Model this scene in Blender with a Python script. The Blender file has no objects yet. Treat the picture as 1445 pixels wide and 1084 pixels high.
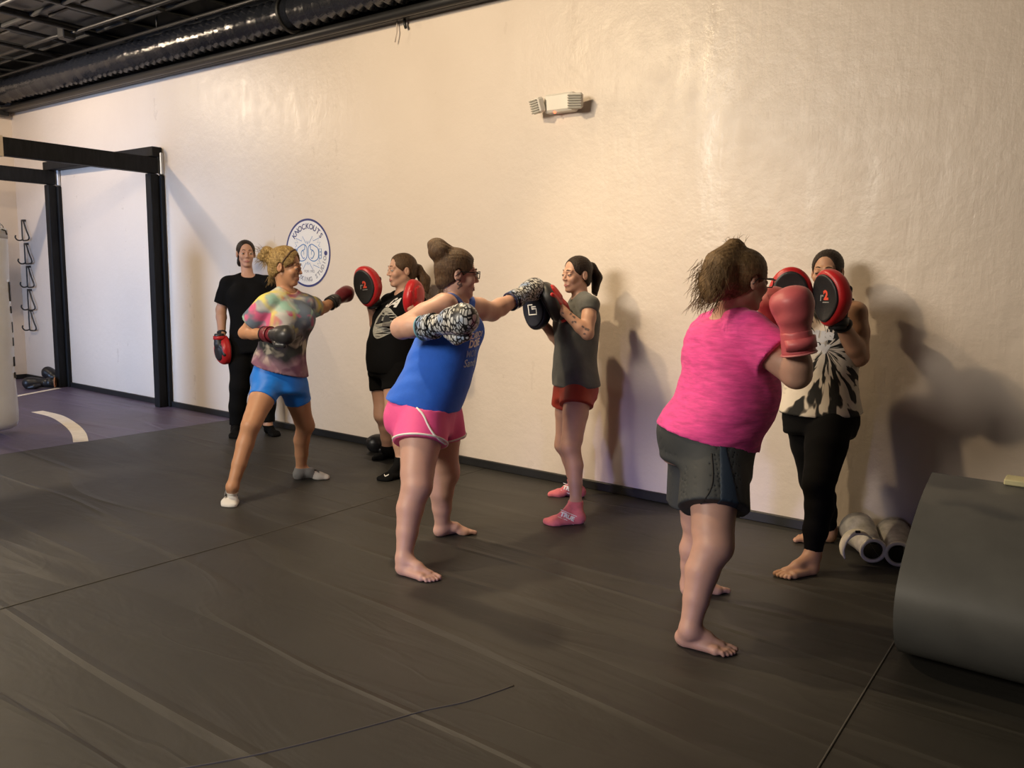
import bpy, math, random
import numpy as np
from mathutils import Vector, Matrix
from mathutils.bvhtree import BVHTree

random.seed(4)
SC = bpy.context.scene
COL = SC.collection
# ------------------------------------------------------------------ camera
YAW, PITCH, ROLL, FPX = 0.631986170, -0.1333417, 0.0175693801, 1137.313
CAM = np.array([0.0, -4.565866, 1.4])
_cy, _sy = math.cos(YAW), math.sin(YAW)
FW = np.array([-_sy * math.cos(PITCH), _cy * math.cos(PITCH), math.sin(PITCH)])
_r = np.array([_cy, _sy, 0.0]); _u = np.cross(_r, FW)
RT = math.cos(ROLL) * _r + math.sin(ROLL) * _u
UP = math.cos(ROLL) * _u - math.sin(ROLL) * _r
RH = np.array([_cy, _sy, 0.0])            # horizontal, to the right of the view
TH = np.array([_sy, -_cy, 0.0])           # horizontal, towards the viewer
Z = np.array([0.0, 0.0, 1.0])


def ray(px, py):
    return (px - 722.5) / FPX * RT - (py - 542.0) / FPX * UP + FW


def at(px, py, d):
    return CAM + ray(px, py) * d


def onz(px, py, z=0.0):
    d = ray(px, py)
    return CAM + d * ((z - CAM[2]) / d[2])


def ony(px, py, y=0.0):
    d = ray(px, py)
    return CAM + d * ((y - CAM[1]) / d[1])


def facing(phi):
    p = math.radians(phi)
    return math.cos(p) * TH + math.sin(p) * RH


def unit(v):
    v = np.asarray(v, float)
    return v / (np.linalg.norm(v) + 1e-12)


cam_data = bpy.data.cameras.new('camera')
cam = bpy.data.objects.new('camera', cam_data)
COL.objects.link(cam)
cam_data.sensor_fit = 'HORIZONTAL'
cam_data.sensor_width = 36.0
cam_data.lens = 36.0 * FPX / 1445.0
cam_data.clip_start = 0.05
M = Matrix.Identity(4)
for i in range(3):
    M[i][0], M[i][1], M[i][2], M[i][3] = RT[i], UP[i], -FW[i], CAM[i]
cam.matrix_world = M
SC.camera = cam

# ------------------------------------------------------------------ materials
MATS = {}


class NT:
    def __init__(self, m):
        m.use_nodes = True
        self.t = m.node_tree
        self.t.nodes.clear()
        self.out = self.n('ShaderNodeOutputMaterial')
        self.p = self.n('ShaderNodeBsdfPrincipled')
        self.t.links.new(self.p.outputs[0], self.out.inputs[0])
        self.tc = None

    def n(self, k, **kw):
        nd = self.t.nodes.new(k)
        for a, b in kw.items():
            setattr(nd, a, b)
        return nd

    def l(self, a, b):
        self.t.links.new(a, b)

    def coords(self, scale=(1, 1, 1), loc=(0, 0, 0), rot=(0, 0, 0)):
        if self.tc is None:
            self.tc = self.n('ShaderNodeTexCoord')
        mp = self.n('ShaderNodeMapping')
        mp.inputs['Scale'].default_value = scale
        mp.inputs['Location'].default_value = loc
        mp.inputs['Rotation'].default_value = rot
        self.l(self.tc.outputs['Object'], mp.inputs[0])
        return mp.outputs[0]

    def noise(self, vec, scale=5.0, detail=4.0, rough=0.55, dist=0.0):
        nd = self.n('ShaderNodeTexNoise')
        nd.inputs['Scale'].default_value = scale
        nd.inputs['Detail'].default_value = detail
        nd.inputs['Roughness'].default_value = rough
        nd.inputs['Distortion'].default_value = dist
        self.l(vec, nd.inputs['Vector'])
        return nd

    def ramp(self, fac, stops, interp='LINEAR'):
        r = self.n('ShaderNodeValToRGB')
        r.color_ramp.interpolation = interp
        els = r.color_ramp.elements
        while len(els) < len(stops):
            els.new(0.5)
        for e, (p, c) in zip(els, stops):
            e.position = p
            e.color = (c[0], c[1], c[2], 1.0) if hasattr(c, '__len__') else (c, c, c, 1.0)
        self.l(fac, r.inputs[0])
        return r.outputs[0]

    def mix(self, fac, a, b, mode='MIX'):
        m = self.n('ShaderNodeMix', data_type='RGBA', blend_type=mode)
        for s, v in ((m.inputs[0], fac), (m.inputs[6], a), (m.inputs[7], b)):
            if hasattr(v, 'is_linked'):
                self.l(v, s)
            elif hasattr(v, '__len__'):
                s.default_value = (v[0], v[1], v[2], 1.0)
            else:
                s.default_value = v
        return m.outputs[2]

    def math(self, op, a, b=0.0):
        m = self.n('ShaderNodeMath', operation=op)
        for s, v in ((m.inputs[0], a), (m.inputs[1], b)):
            if hasattr(v, 'is_linked'):
                self.l(v, s)
            else:
                s.default_value = v
        return m.outputs[0]

    def bump(self, h, strength=0.2, dist=0.01, prev=None):
        b = self.n('ShaderNodeBump')
        b.inputs['Strength'].default_value = strength
        b.inputs['Distance'].default_value = dist
        self.l(h, b.inputs['Height'])
        if prev is not None:
            self.l(prev, b.inputs['Normal'])
        self.l(b.outputs[0], self.p.inputs['Normal'])
        return b.outputs[0]


def mat(name, color, rough=0.6, var=0.0, vscale=8.0, bump=0.0, bscale=60.0, bdist=0.004, stretch=(1, 1, 1), metal=0.0,
        spec=0.5, sheen=0.0, sss=0.0, emit=None, estr=0.0):
    if name in MATS:
        return MATS[name]
    m = bpy.data.materials.new(name)
    t = NT(m)
    p = t.p
    p.inputs['Roughness'].default_value = rough
    p.inputs['Metallic'].default_value = metal
    p.inputs['Specular IOR Level'].default_value = spec
    p.inputs['Sheen Weight'].default_value = sheen
    if sss:
        p.inputs['Subsurface Weight'].default_value = sss
        p.inputs['Subsurface Radius'].default_value = (0.012, 0.005, 0.003)
        p.inputs['Subsurface Scale'].default_value = 1.0
    c = tuple(color)
    p.inputs['Base Color'].default_value = (*c, 1.0)
    if var:
        nz = t.noise(t.coords(stretch), vscale, 5.0, 0.6)
        lo = tuple(max(0.0, x * (1 - var)) for x in c)
        hi = tuple(min(1.0, x * (1 + var)) for x in c)
        t.l(t.ramp(nz.outputs[0], [(0.3, lo), (0.7, hi)]), p.inputs['Base Color'])
    if bump:
        nb = t.noise(t.coords(stretch), bscale, 4.0, 0.6)
        t.bump(nb.outputs[0], bump, bdist)
    if emit:
        p.inputs['Emission Color'].default_value = (*emit, 1.0)
        p.inputs['Emission Strength'].default_value = estr
    MATS[name] = m
    return m


# ------------------------------------------------------------------ objects
def tag(o, label=None, cat=None, group=None, kind=None):
    if label: o['label'] = label
    if cat: o['category'] = cat
    if group: o['group'] = group
    if kind: o['kind'] = kind
    return o


def link(name, me, m=None, parent=None):
    o = bpy.data.objects.new(name, me)
    COL.objects.link(o)
    if m is not None and me is not None:
        for k in (m if isinstance(m, (list, tuple)) else [m]):
            me.materials.append(k)
    if parent is not None:
        o.parent = parent
    return o


def empty(name, loc=(0, 0, 0), rot=None):
    o = bpy.data.objects.new(name, None)
    o.empty_display_size = 0.05
    COL.objects.link(o)
    if rot is not None:
        R = Matrix.Identity(4)
        for i in range(3):
            for j in range(3):
                R[i][j] = rot[j][i]
            R[i][3] = loc[i]
        o.matrix_world = R
    else:
        o.location = loc
    return o


def pymesh(name, V, F, smooth=False):
    me = bpy.data.meshes.new(name)
    me.from_pydata([tuple(map(float, v)) for v in V], [], [tuple(int(i) for i in f) for f in F])
    if smooth:
        for p in me.polygons:
            p.use_smooth = True
    me.validate()
    me.update()
    return me


def npmesh(name, V, Q):
    me = bpy.data.meshes.new(name)
    me.vertices.add(len(V))
    me.vertices.foreach_set('co', V.astype(np.float32).ravel())
    me.loops.add(len(Q) * 4)
    me.loops.foreach_set('vertex_index', Q.astype(np.int32).ravel())
    me.polygons.add(len(Q))
    me.polygons.foreach_set('loop_start', np.arange(0, len(Q) * 4, 4, dtype=np.int32))
    me.update(calc_edges=True)
    me.polygons.foreach_set('use_smooth', np.ones(len(Q), dtype=bool))
    me.update()
    return me


class MB:
    """collects simple shapes into one mesh"""
    def __init__(self):
        self.V, self.F, self.S = [], [], []

    def add(self, V, F, smooth=False):
        o = len(self.V)
        self.V += [tuple(v) for v in V]
        self.F += [tuple(i + o for i in f) for f in F]
        self.S += [smooth] * len(F)
        return self

    def box(self, lo, hi, bev=0.0, axes=None, org=(0, 0, 0)):
        lo, hi = np.array(lo, float), np.array(hi, float)
        b = min(bev, *(0.49 * (hi - lo))) if bev else 0.0
        if b <= 0:
            V = [(x, y, z) for x in (lo[0], hi[0]) for y in (lo[1], hi[1]) for z in (lo[2], hi[2])]
            F = [(0, 1, 3, 2), (4, 6, 7, 5), (0, 4, 5, 1), (2, 3, 7, 6), (0, 2, 6, 4), (1, 5, 7, 3)]
        else:
            V, idx = [], {}
            for i in (0, 1):
                for j in (0, 1):
                    for k in (0, 1):
                        c = np.array([(lo, hi)[i][0], (lo, hi)[j][1], (lo, hi)[k][2]])
                        s = np.array([1 - 2 * i, 1 - 2 * j, 1 - 2 * k]) * b
                        for a in range(3):
                            q = c + s
                            q[a] = c[a]
                            idx[(i, j, k, a)] = len(V)
                            V.append(tuple(q))
            F = []
            for a in range(3):
                b1, c1 = (a + 1) % 3, (a + 2) % 3
                for s in (0, 1):
                    f = []
                    for (p, q) in ((0, 0), (1, 0), (1, 1), (0, 1)):
                        t = [0, 0, 0]; t[a] = s; t[b1] = p; t[c1] = q
                        f.append(idx[(*t, a)])
                    F.append(tuple(f if s else f[::-1]))
                for p in (0, 1):
                    for q in (0, 1):
                        t0, t1 = [0, 0, 0], [0, 0, 0]
                        t0[b1] = t1[b1] = p; t0[c1] = t1[c1] = q; t1[a] = 1
                        f = [idx[(*t0, b1)], idx[(*t1, b1)], idx[(*t1, c1)], idx[(*t0, c1)]]
                        F.append(tuple(f if (p ^ q) else f[::-1]))
            for i in (0, 1):
                for j in (0, 1):
                    for k in (0, 1):
                        f = [idx[(i, j, k, a)] for a in range(3)]
                        F.append(tuple(f if (i ^ j ^ k) else f[::-1]))
        if axes is not None:
            A = np.array(axes, float)
            V = [tuple(np.array(org) + v[0] * A[0] + v[1] * A[1] + v[2] * A[2]) for v in V]
        else:
            V = [tuple(np.array(org) + np.array(v)) for v in V]
        return self.add(V, F)

    def tube(self, pts, r, seg=10, closed=False, caps=True):
        pts = [np.array(p, float) for p in pts]
        n = len(pts)
        rs = [r] * n if not hasattr(r, '__len__') else list(r)
        V, F = [], []
        prev = None
        for i, p in enumerate(pts):
            if closed:
                t = unit(pts[(i + 1) % n] - pts[i - 1])
            else:
                t = unit(pts[min(i + 1, n - 1)] - pts[max(i - 1, 0)])
            if prev is None:
                ref = Z if abs(t[2]) < 0.9 else np.array([1.0, 0, 0])
                a = unit(np.cross(t, ref))
            else:
                a = unit(prev - t * (prev @ t))
            prev = a
            b = np.cross(t, a)
            for j in range(seg):
                th = 2 * math.pi * j / seg
                V.append(p + rs[i] * (math.cos(th) * a + math.sin(th) * b))
        m = n if closed else n - 1
        for i in range(m):
            for j in range(seg):
                a0 = i * seg + j; a1 = i * seg + (j + 1) % seg
                b0 = ((i + 1) % n) * seg + j; b1 = ((i + 1) % n) * seg + (j + 1) % seg
                F.append((a0, a1, b1, b0))
        if caps and not closed:
            F.append(tuple(range(seg))[::-1])
            F.append(tuple((n - 1) * seg + j for j in range(seg)))
        return self.add(V, F, True)

    def lathe(self, prof, seg=32, org=(0, 0, 0), axes=((1, 0, 0), (0, 1, 0), (0, 0, 1))):
        A = np.array(axes, float); org = np.array(org, float)
        V, F = [], []
        for (r, h) in prof:
            for j in range(seg):
                th = 2 * math.pi * j / seg
                V.append(org + r * math.cos(th) * A[0] + r * math.sin(th) * A[1] + h * A[2])
        for i in range(len(prof) - 1):
            for j in range(seg):
                a0 = i * seg + j; a1 = i * seg + (j + 1) % seg
                F.append((a0, a1, a1 + seg, a0 + seg))
        F.append(tuple(range(seg))[::-1])
        F.append(tuple((len(prof) - 1) * seg + j for j in range(seg)))
        return self.add(V, F, True)

    def sphere(self, c, r, seg=16, rings=10, axes=None):
        r = np.array(r if hasattr(r, '__len__') else (r, r, r), float)
        A = np.array(axes if axes is not None else np.eye(3), float)
        V, F = [], []
        for i in range(rings + 1):
            th = math.pi * i / rings
            for j in range(seg):
                ph = 2 * math.pi * j / seg
                q = np.array([math.sin(th) * math.cos(ph), math.sin(th) * math.sin(ph), math.cos(th)]) * r
                V.append(np.array(c) + q @ A)
        for i in range(rings):
            for j in range(seg):
                a0 = i * seg + j; a1 = i * seg + (j + 1) % seg
                F.append((a0, a0 + seg, a1 + seg, a1))
        return self.add(V, F, True)

    def build(self, name, m, parent=None):
        me = bpy.data.meshes.new(name)
        me.from_pydata([tuple(map(float, v)) for v in self.V], [], self.F)
        me.polygons.foreach_set('use_smooth', self.S)
        me.validate()
        me.update()
        return link(name, me, m, parent)


# ------------------------------------------------------------------ distance fields
def smin(a, b, k):
    if k <= 0:
        return np.minimum(a, b)
    h = np.clip(0.5 + 0.5 * (b - a) / k, 0, 1)
    return b * (1 - h) + a * h - k * h * (1 - h)


def smax(a, b, k):
    return -smin(-a, -b, k)


def cap(a, b, ra, rb=None):
    a = np.array(a, float); b = np.array(b, float); rb = ra if rb is None else rb
    ba = b - a; L2 = max(ba @ ba, 1e-9)

    def fn(X, Y, Zz):
        dx, dy, dz = X - a[0], Y - a[1], Zz - a[2]
        t = np.clip((dx * ba[0] + dy * ba[1] + dz * ba[2]) / L2, 0, 1)
        return np.sqrt((dx - t * ba[0]) ** 2 + (dy - t * ba[1]) ** 2 + (dz - t * ba[2]) ** 2) - (ra + (rb - ra) * t)
    return fn, np.minimum(a - ra, b - rb), np.maximum(a + ra, b + rb)


def ell(c, rad, axes=None):
    c = np.array(c, float); rad = np.array(rad if hasattr(rad, '__len__') else (rad,) * 3, float)
    A = np.eye(3) if axes is None else np.array(axes, float)

    def fn(X, Y, Zz):
        dx, dy, dz = X - c[0], Y - c[1], Zz - c[2]
        k0 = 0; k1 = 0
        for i in range(3):
            q = dx * A[i][0] + dy * A[i][1] + dz * A[i][2]
            k0 = k0 + (q / rad[i]) ** 2
            k1 = k1 + (q / rad[i] ** 2) ** 2
        k0 = np.sqrt(k0)
        return k0 * (k0 - 1) / (np.sqrt(k1) + 1e-6)
    m = np.sqrt(((A.T * rad) ** 2).sum(1))
    return fn, c - m, c + m


def catmull(P, n):
    P = np.array(P, float)
    m = len(P)
    out = []
    for k in range(n):
        t = k / (n - 1) * (m - 1)
        i = min(int(t), m - 2); f = t - i
        p0, p1, p2, p3 = P[max(i - 1, 0)], P[i], P[i + 1], P[min(i + 2, m - 1)]
        out.append(0.5 * (2 * p1 + (p2 - p0) * f + (2 * p0 - 5 * p1 + 4 * p2 - p3) * f * f + (3 * p1 - p0 - 3 * p2 + p3) * f ** 3))
    return np.array(out)


def loft(secs, grow=0.0, ext=(0.0, 0.0), pw=2.25):
    """secs: (centre, phi, half width, front depth, back depth), bottom to top"""
    C = np.array([s[0] for s in secs])
    A = unit(C[-1] - C[0])
    rows = []
    for s in secs:
        f = facing(s[1]); l = np.cross(Z, f)
        rows.append([*s[0], *l, s[2] + grow, s[3] + grow, s[4] + grow])
    T = catmull(rows, 48)
    S = (T[:, :3] - C[0]) @ A
    S = np.maximum.accumulate(S + np.arange(48) * 1e-7)
    s0, s1 = S[0] - ext[0], S[-1] + ext[1]

    def fn(X, Y, Zz):
        s = (X - C[0][0]) * A[0] + (Y - C[0][1]) * A[1] + (Zz - C[0][2]) * A[2]
        shp = s.shape
        sf = s.ravel()
        g = [np.interp(sf, S, T[:, i]).reshape(shp) for i in range(9)]
        dx, dy, dz = X - g[0], Y - g[1], Zz - g[2]
        ln = np.sqrt(g[3] ** 2 + g[4] ** 2 + g[5] ** 2)
        lx, ly, lz = g[3] / ln, g[4] / ln, g[5] / ln
        u = dx * lx + dy * ly + dz * lz
        fx, fy, fz = ly * A[2] - lz * A[1], lz * A[0] - lx * A[2], lx * A[1] - ly * A[0]
        v = dx * fx + dy * fy + dz * fz
        b = np.where(v > 0, g[7], g[8])
        k0 = (np.abs(u / g[6]) ** pw + np.abs(v / b) ** pw) ** (1 / pw) + 1e-6
        k1 = np.sqrt((u / g[6] ** 2) ** 2 + (v / b ** 2) ** 2) + 1e-6
        d = k0 * (k0 - 1) / k1
        d = np.where(k0 < 0.3, -0.7 * np.minimum(g[6], b), d)
        return smax(smax(d, s0 - s, 0.03), s - s1, 0.03)
    R = max(max(s[2], s[3], s[4]) for s in secs) + grow
    return fn, C.min(0) - R - ext[0], C.max(0) + R + ext[1]


def xf(prim, grow):
    """the same shape, grown"""
    fn, lo, hi = prim
    return (lambda X, Y, Zz: fn(X, Y, Zz) - grow), lo - grow, hi + grow


def axis(lo, hi, step, fine=()):
    """coordinates from lo to hi, finer within the (a, b, step) ranges"""
    out = [lo]
    while out[-1] < hi:
        x = out[-1]; s = step
        for a, b, f in fine:
            if a - step < x < b:
                s = min(s, f)
        out.append(x + s)
    return np.array(out, np.float32)


def surface(F, xs, ys, zs):
    ins = F < 0
    cnt = np.zeros(tuple(n - 1 for n in F.shape), np.uint8)
    for i in (0, 1):
        for j in (0, 1):
            for k in (0, 1):
                cnt += ins[i:F.shape[0] - 1 + i, j:F.shape[1] - 1 + j, k:F.shape[2] - 1 + k]
    act = (cnt > 0) & (cnt < 8)
    ci, cj, ck = np.nonzero(act)
    idx = np.full(act.shape, -1, np.int32)
    idx[ci, cj, ck] = np.arange(len(ci))
    acc = np.zeros((len(ci), 3)); num = np.zeros(len(ci))
    G = (xs, ys, zs)
    for a in range(3):
        for p in (0, 1):
            for q in (0, 1):
                o = [0, 0, 0]; o[(a + 1) % 3] = p; o[(a + 2) % 3] = q
                e = o.copy(); e[a] = 1
                f0 = F[ci + o[0], cj + o[1], ck + o[2]]
                f1 = F[ci + e[0], cj + e[1], ck + e[2]]
                m = (f0 < 0) != (f1 < 0)
                t = np.where(m, f0 / np.where(f0 == f1, 1, f0 - f1), 0)
                P = np.stack([xs[ci + o[0]], ys[cj + o[1]], zs[ck + o[2]]], 1).astype(float)
                c = (ci, cj, ck)[a]
                P[:, a] += t * (G[a][c + 1] - G[a][c])
                acc += P * m[:, None]; num += m
    V = acc / num[:, None]
    quads = []
    for a in range(3):
        b, c = (a + 1) % 3, (a + 2) % 3
        sl0 = [slice(None)] * 3; sl1 = [slice(None)] * 3
        sl0[a] = slice(0, -1); sl1[a] = slice(1, None)
        for s in (sl0, sl1):
            s[b] = slice(1, -1); s[c] = slice(1, -1)
        i0 = ins[tuple(sl0)]; i1 = ins[tuple(sl1)]
        e = np.stack(np.nonzero(i0 != i1), 1)
        if not len(e):
            continue
        flip = i0[tuple(e.T)]
        e[:, b] += 1; e[:, c] += 1
        q = []
        for (p, r) in ((-1, -1), (0, -1), (0, 0), (-1, 0)):
            w = e.copy(); w[:, b] += p; w[:, c] += r
            q.append(idx[tuple(w.T)])
        q = np.stack(q, 1)
        q[~flip] = q[~flip][:, ::-1]
        quads.append(q)
    Q = np.concatenate(quads)
    Q = Q[(Q >= 0).all(1)]
    return V, Q


def field(ops, step=0.006, fine=None, off=0.0, cuts=(), shell=0.0, disp=None, pad=0.03, clip=None):
    lo = np.min([o[1][1] for o in ops if o[0] == 'add'], 0) - pad - off
    hi = np.max([o[1][2] for o in ops if o[0] == 'add'], 0) + pad + off
    if clip is not None:
        lo = np.maximum(lo, clip[0]); hi = np.minimum(hi, clip[1])
    fine = fine or ((), (), ())
    xs, ys, zs = (axis(lo[i], hi[i], step, fine[i]) for i in range(3))
    F = np.full((len(xs), len(ys), len(zs)), 0.5, np.float32)
    for op in ops:
        kind, (fn, a, b), k = op[:3]
        g = k + off + 0.025
        i0, i1 = np.searchsorted(xs, a[0] - g), np.searchsorted(xs, b[0] + g)
        j0, j1 = np.searchsorted(ys, a[1] - g), np.searchsorted(ys, b[1] + g)
        k0, k1 = np.searchsorted(zs, a[2] - g), np.searchsorted(zs, b[2] + g)
        if i1 <= i0 or j1 <= j0 or k1 <= k0:
            continue
        d = fn(xs[i0:i1, None, None], ys[None, j0:j1, None], zs[None, None, k0:k1]).astype(np.float32)
        s = F[i0:i1, j0:j1, k0:k1]
        F[i0:i1, j0:j1, k0:k1] = smin(s, d, k) if kind == 'add' else smax(s, -d, k)
    X, Y, Zz = xs[:, None, None], ys[None, :, None], zs[None, None, :]
    if off:
        F -= off
    if disp is not None:
        F += disp(X, Y, Zz).astype(np.float32)
    if shell:
        F = np.maximum(F, -(F + shell))
    for c in cuts:
        F = np.maximum(F, c(X, Y, Zz).astype(np.float32))
    return surface(F, xs, ys, zs)


def sdf(name, ops, m, parent=None, **kw):
    V, Q = field(ops, **kw)
    return link(name, npmesh(name, V, Q), m, parent)


def plane(p, n):
    """keeps the side away from n"""
    p = np.array(p, float); n = unit(n)
    return lambda X, Y, Zz: (X - p[0]) * n[0] + (Y - p[1]) * n[1] + (Zz - p[2]) * n[2]


def folds(amp, f, seed=0, dirn=(0.3, 0.4, 1.0)):
    a = unit(dirn); b = unit(np.cross(a, [0.3, 1, 0.2])); c = np.cross(a, b)

    def fn(X, Y, Zz):
        p = X * a[0] + Y * a[1] + Zz * a[2]
        q = X * b[0] + Y * b[1] + Zz * b[2]
        r = X * c[0] + Y * c[1] + Zz * c[2]
        w = p * f + 1.3 * np.sin(q * f * 0.55 + seed) + 1.1 * np.sin(r * f * 0.6 + 2.1 * seed) + seed
        s = 0.6 + 0.4 * np.sin(q * f * 0.3 + r * f * 0.37 + seed * 1.7)
        return amp * s * (np.sin(w) + 0.4 * np.sin(2.3 * w + q * f * 0.8))
    return fn


def bvh_of(o):
    me = o.data
    return BVHTree.FromPolygons([v.co[:] for v in me.vertices], [p.vertices[:] for p in me.polygons])


def text_shape(txt, size, bold=0.0, shear=0.0, spacing=1.0):
    cu = bpy.data.curves.new('t', 'FONT')
    cu.body = txt; cu.size = size; cu.align_x = 'CENTER'; cu.align_y = 'CENTER'
    cu.offset = bold; cu.shear = shear; cu.space_character = spacing
    cu.resolution_u = 3
    o = bpy.data.objects.new('t', cu)
    me = o.to_mesh()
    V = np.array([v.co[:] for v in me.vertices]); F = [tuple(p.vertices) for p in me.polygons]
    o.to_mesh_clear()
    bpy.data.objects.remove(o); bpy.data.curves.remove(cu)
    return V, F


def conform(name, shapes, m, parent, tree, org, R, U, lift=0.002, back=0.5, sub=1):
    """lays flat shapes (list of V,F in the plane R,U about org) onto the surface in TREE"""
    import bmesh
    N = unit(np.cross(R, U))
    bm = bmesh.new()
    for V, F in shapes:
        vs = [bm.verts.new((v[0], v[1], 0)) for v in V]
        for f in F:
            try:
                bm.faces.new([vs[i] for i in f])
            except ValueError:
                pass
    bmesh.ops.triangulate(bm, faces=bm.faces[:])
    for _ in range(sub):
        ed = [e for e in bm.edges if e.calc_length() > 0.008]
        if ed:
            bmesh.ops.subdivide_edges(bm, edges=ed, cuts=1)
    last = 0.0
    for v in bm.verts:
        p = np.array(org) + v.co.x * np.array(R) + v.co.y * np.array(U)
        h, n, i, d = tree.ray_cast(Vector(p + N * back), Vector(-N), back * 2)
        if h is None:
            h = Vector(p - N * last); n = Vector(N)
        else:
            last = float((np.array(p) - np.array(h)) @ N)
        n = Vector(n)
        if n.dot(Vector(N)) < 0:
            n = -n
        v.co = h + (n * 0.7 + Vector(N) * 0.3) * lift
    me = bpy.data.meshes.new(name)
    bm.to_mesh(me); bm.free()
    return link(name, me, m, parent)


def ring2(r0x, r0y, r1x, r1y, n=48, a0=0.0, a1=2 * math.pi, c=(0, 0)):
    V, F = [], []
    for i in range(n + 1):
        t = a0 + (a1 - a0) * i / n
        V.append((c[0] + r0x * math.cos(t), c[1] + r0y * math.sin(t), 0))
        V.append((c[0] + r1x * math.cos(t), c[1] + r1y * math.sin(t), 0))
    for i in range(n):
        F.append((2 * i, 2 * i + 1, 2 * i + 3, 2 * i + 2))
    return V, F


def poly2(pts):
    return [(p[0], p[1], 0) for p in pts], [tuple(range(len(pts)))]


def stroke2(pts, w):
    """flat ribbon along pts"""
    P = [np.array(p, float) for p in pts]
    V, F = [], []
    for i, p in enumerate(P):
        t = P[min(i + 1, len(P) - 1)] - P[max(i - 1, 0)]
        t = t / (np.linalg.norm(t) + 1e-9)
        n = np.array([-t[1], t[0]]) * w / 2
        V += [(*(p + n), 0), (*(p - n), 0)]
    for i in range(len(P) - 1):
        F.append((2 * i, 2 * i + 1, 2 * i + 3, 2 * i + 2))
    return V, F


def flat(name, shapes, m, parent, org, R, U, thick=0.0):
    """flat shapes laid in the plane R,U about org"""
    mb = MB()
    for V, F in shapes:
        mb.add([np.array(org) + v[0] * np.array(R) + v[1] * np.array(U) for v in V], F)
    return mb.build(name, m, parent)

# ------------------------------------------------------------------ the setting
def wall_material():
    m = bpy.data.materials.new('satin_wall_paint'); t = NT(m)
    n1 = t.noise(t.coords(), 1.1, 3, 0.5)
    t.l(t.ramp(n1.outputs[0], [(0.3, (0.70, 0.61, 0.53)), (0.7, (0.74, 0.65, 0.57))]), t.p.inputs['Base Color'])
    n2 = t.noise(t.coords((1, 1, 1)), 9, 6, 0.62)
    n3 = t.noise(t.coords((9, 1, 0.9)), 1.0, 5, 0.65)
    b = t.bump(n2.outputs[0], 0.6, 0.008)
    b = t.bump(t.ramp(n3.outputs[0], [(0.45, 0.0), (0.62, 1.0)]), 0.14, 0.004, b)
    n4 = t.noise(t.coords((3.2, 1, 0.55), (0.7, 0, 0.2)), 1.0, 4, 0.6)
    t.l(t.mix(t.ramp(n4.outputs[0], [(0.53, 0.0), (0.74, 1.0)]), t.ramp(n2.outputs[0], [(0.3, 0.34), (0.7, 0.46)]), t.ramp(n2.outputs[0], [(0.3, 0.17), (0.7, 0.30)])), t.p.inputs['Roughness'])
    return m


def floor_material(name, c0, c1, rough):
    m = bpy.data.materials.new(name); t = NT(m)
    n1 = t.noise(t.coords(), 1.3, 5, 0.6)
    n2 = t.noise(t.coords((1, 1, 1)), 60, 3, 0.6)
    c = t.ramp(n1.outputs[0], [(0.3, c0), (0.7, c1)])
    # long creases that run along the room
    w1 = t.noise(t.coords((0.28, 2.6, 1), (3.1, 0.4, 0)), 1.0, 1.5, 0.4, 0.4)
    crease = t.ramp(w1.outputs[0], [(0.46, 0.0), (0.5, 1.0), (0.54, 0.0)])
    w2 = t.noise(t.coords((0.8, 2.6, 1), (1.7, 7.7, 0), (0, 0, 0.35)), 1.0, 2, 0.5, 0.8)
    crease2 = t.ramp(w2.outputs[0], [(0.47, 0.0), (0.5, 0.6), (0.53, 0.0)])
    w3 = t.noise(t.coords((0.9, 2.2, 1)), 1.4, 4, 0.5, 0.5)
    scuff = t.ramp(t.noise(t.coords((0.6, 2.0, 1)), 1.6, 3, 0.6).outputs[0], [(0.5, 0.0), (0.75, 1.0)])
    c = t.mix(t.math('MULTIPLY', crease, 0.25), c, tuple(min(1, x * 1.9) for x in c1))
    c = t.mix(t.math('MULTIPLY', scuff, 0.3), c, tuple(min(1, x * 1.5) for x in c1))
    t.l(c, t.p.inputs['Base Color'])
    t.p.inputs['Roughness'].default_value = rough
    b = t.bump(n2.outputs[0], 0.12, 0.002)
    b = t.bump(w3.outputs[0], 0.28, 0.05, b)
    b = t.bump(crease, 0.5, 0.010, b)
    b = t.bump(crease2, 0.22, 0.006, b)
    return m


M_WALL = wall_material()
M_FLOOR = floor_material('black_vinyl', (0.022, 0.0208, 0.018), (0.032, 0.0302, 0.026), 0.52)
M_PURPLE = floor_material('purple_vinyl', (0.080, 0.062, 0.110), (0.10, 0.080, 0.135), 0.45)
M_BLACKPAINT = mat('black_paint', (0.012, 0.012, 0.013), 0.45, var=0.3, vscale=3, bump=0.2, bscale=20)
M_CEIL = mat('black_tin_ceiling', (0.035, 0.036, 0.037), 0.42, var=0.35, vscale=2.5, bump=0.25, bscale=14)
M_DUCT = mat('black_foil_duct', (0.016, 0.018, 0.024), 0.16, bump=0.5, bscale=30, bdist=0.01, spec=0.8)
M_TIMBER = mat('black_stained_timber', (0.008, 0.0085, 0.010), 0.6, var=0.4, vscale=6, bump=0.3, bscale=18, stretch=(6, 6, 1), spec=0.2)
M_WHITEPAINT = mat('cream_line_paint', (0.80, 0.72, 0.60), 0.6, var=0.08)

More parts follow.
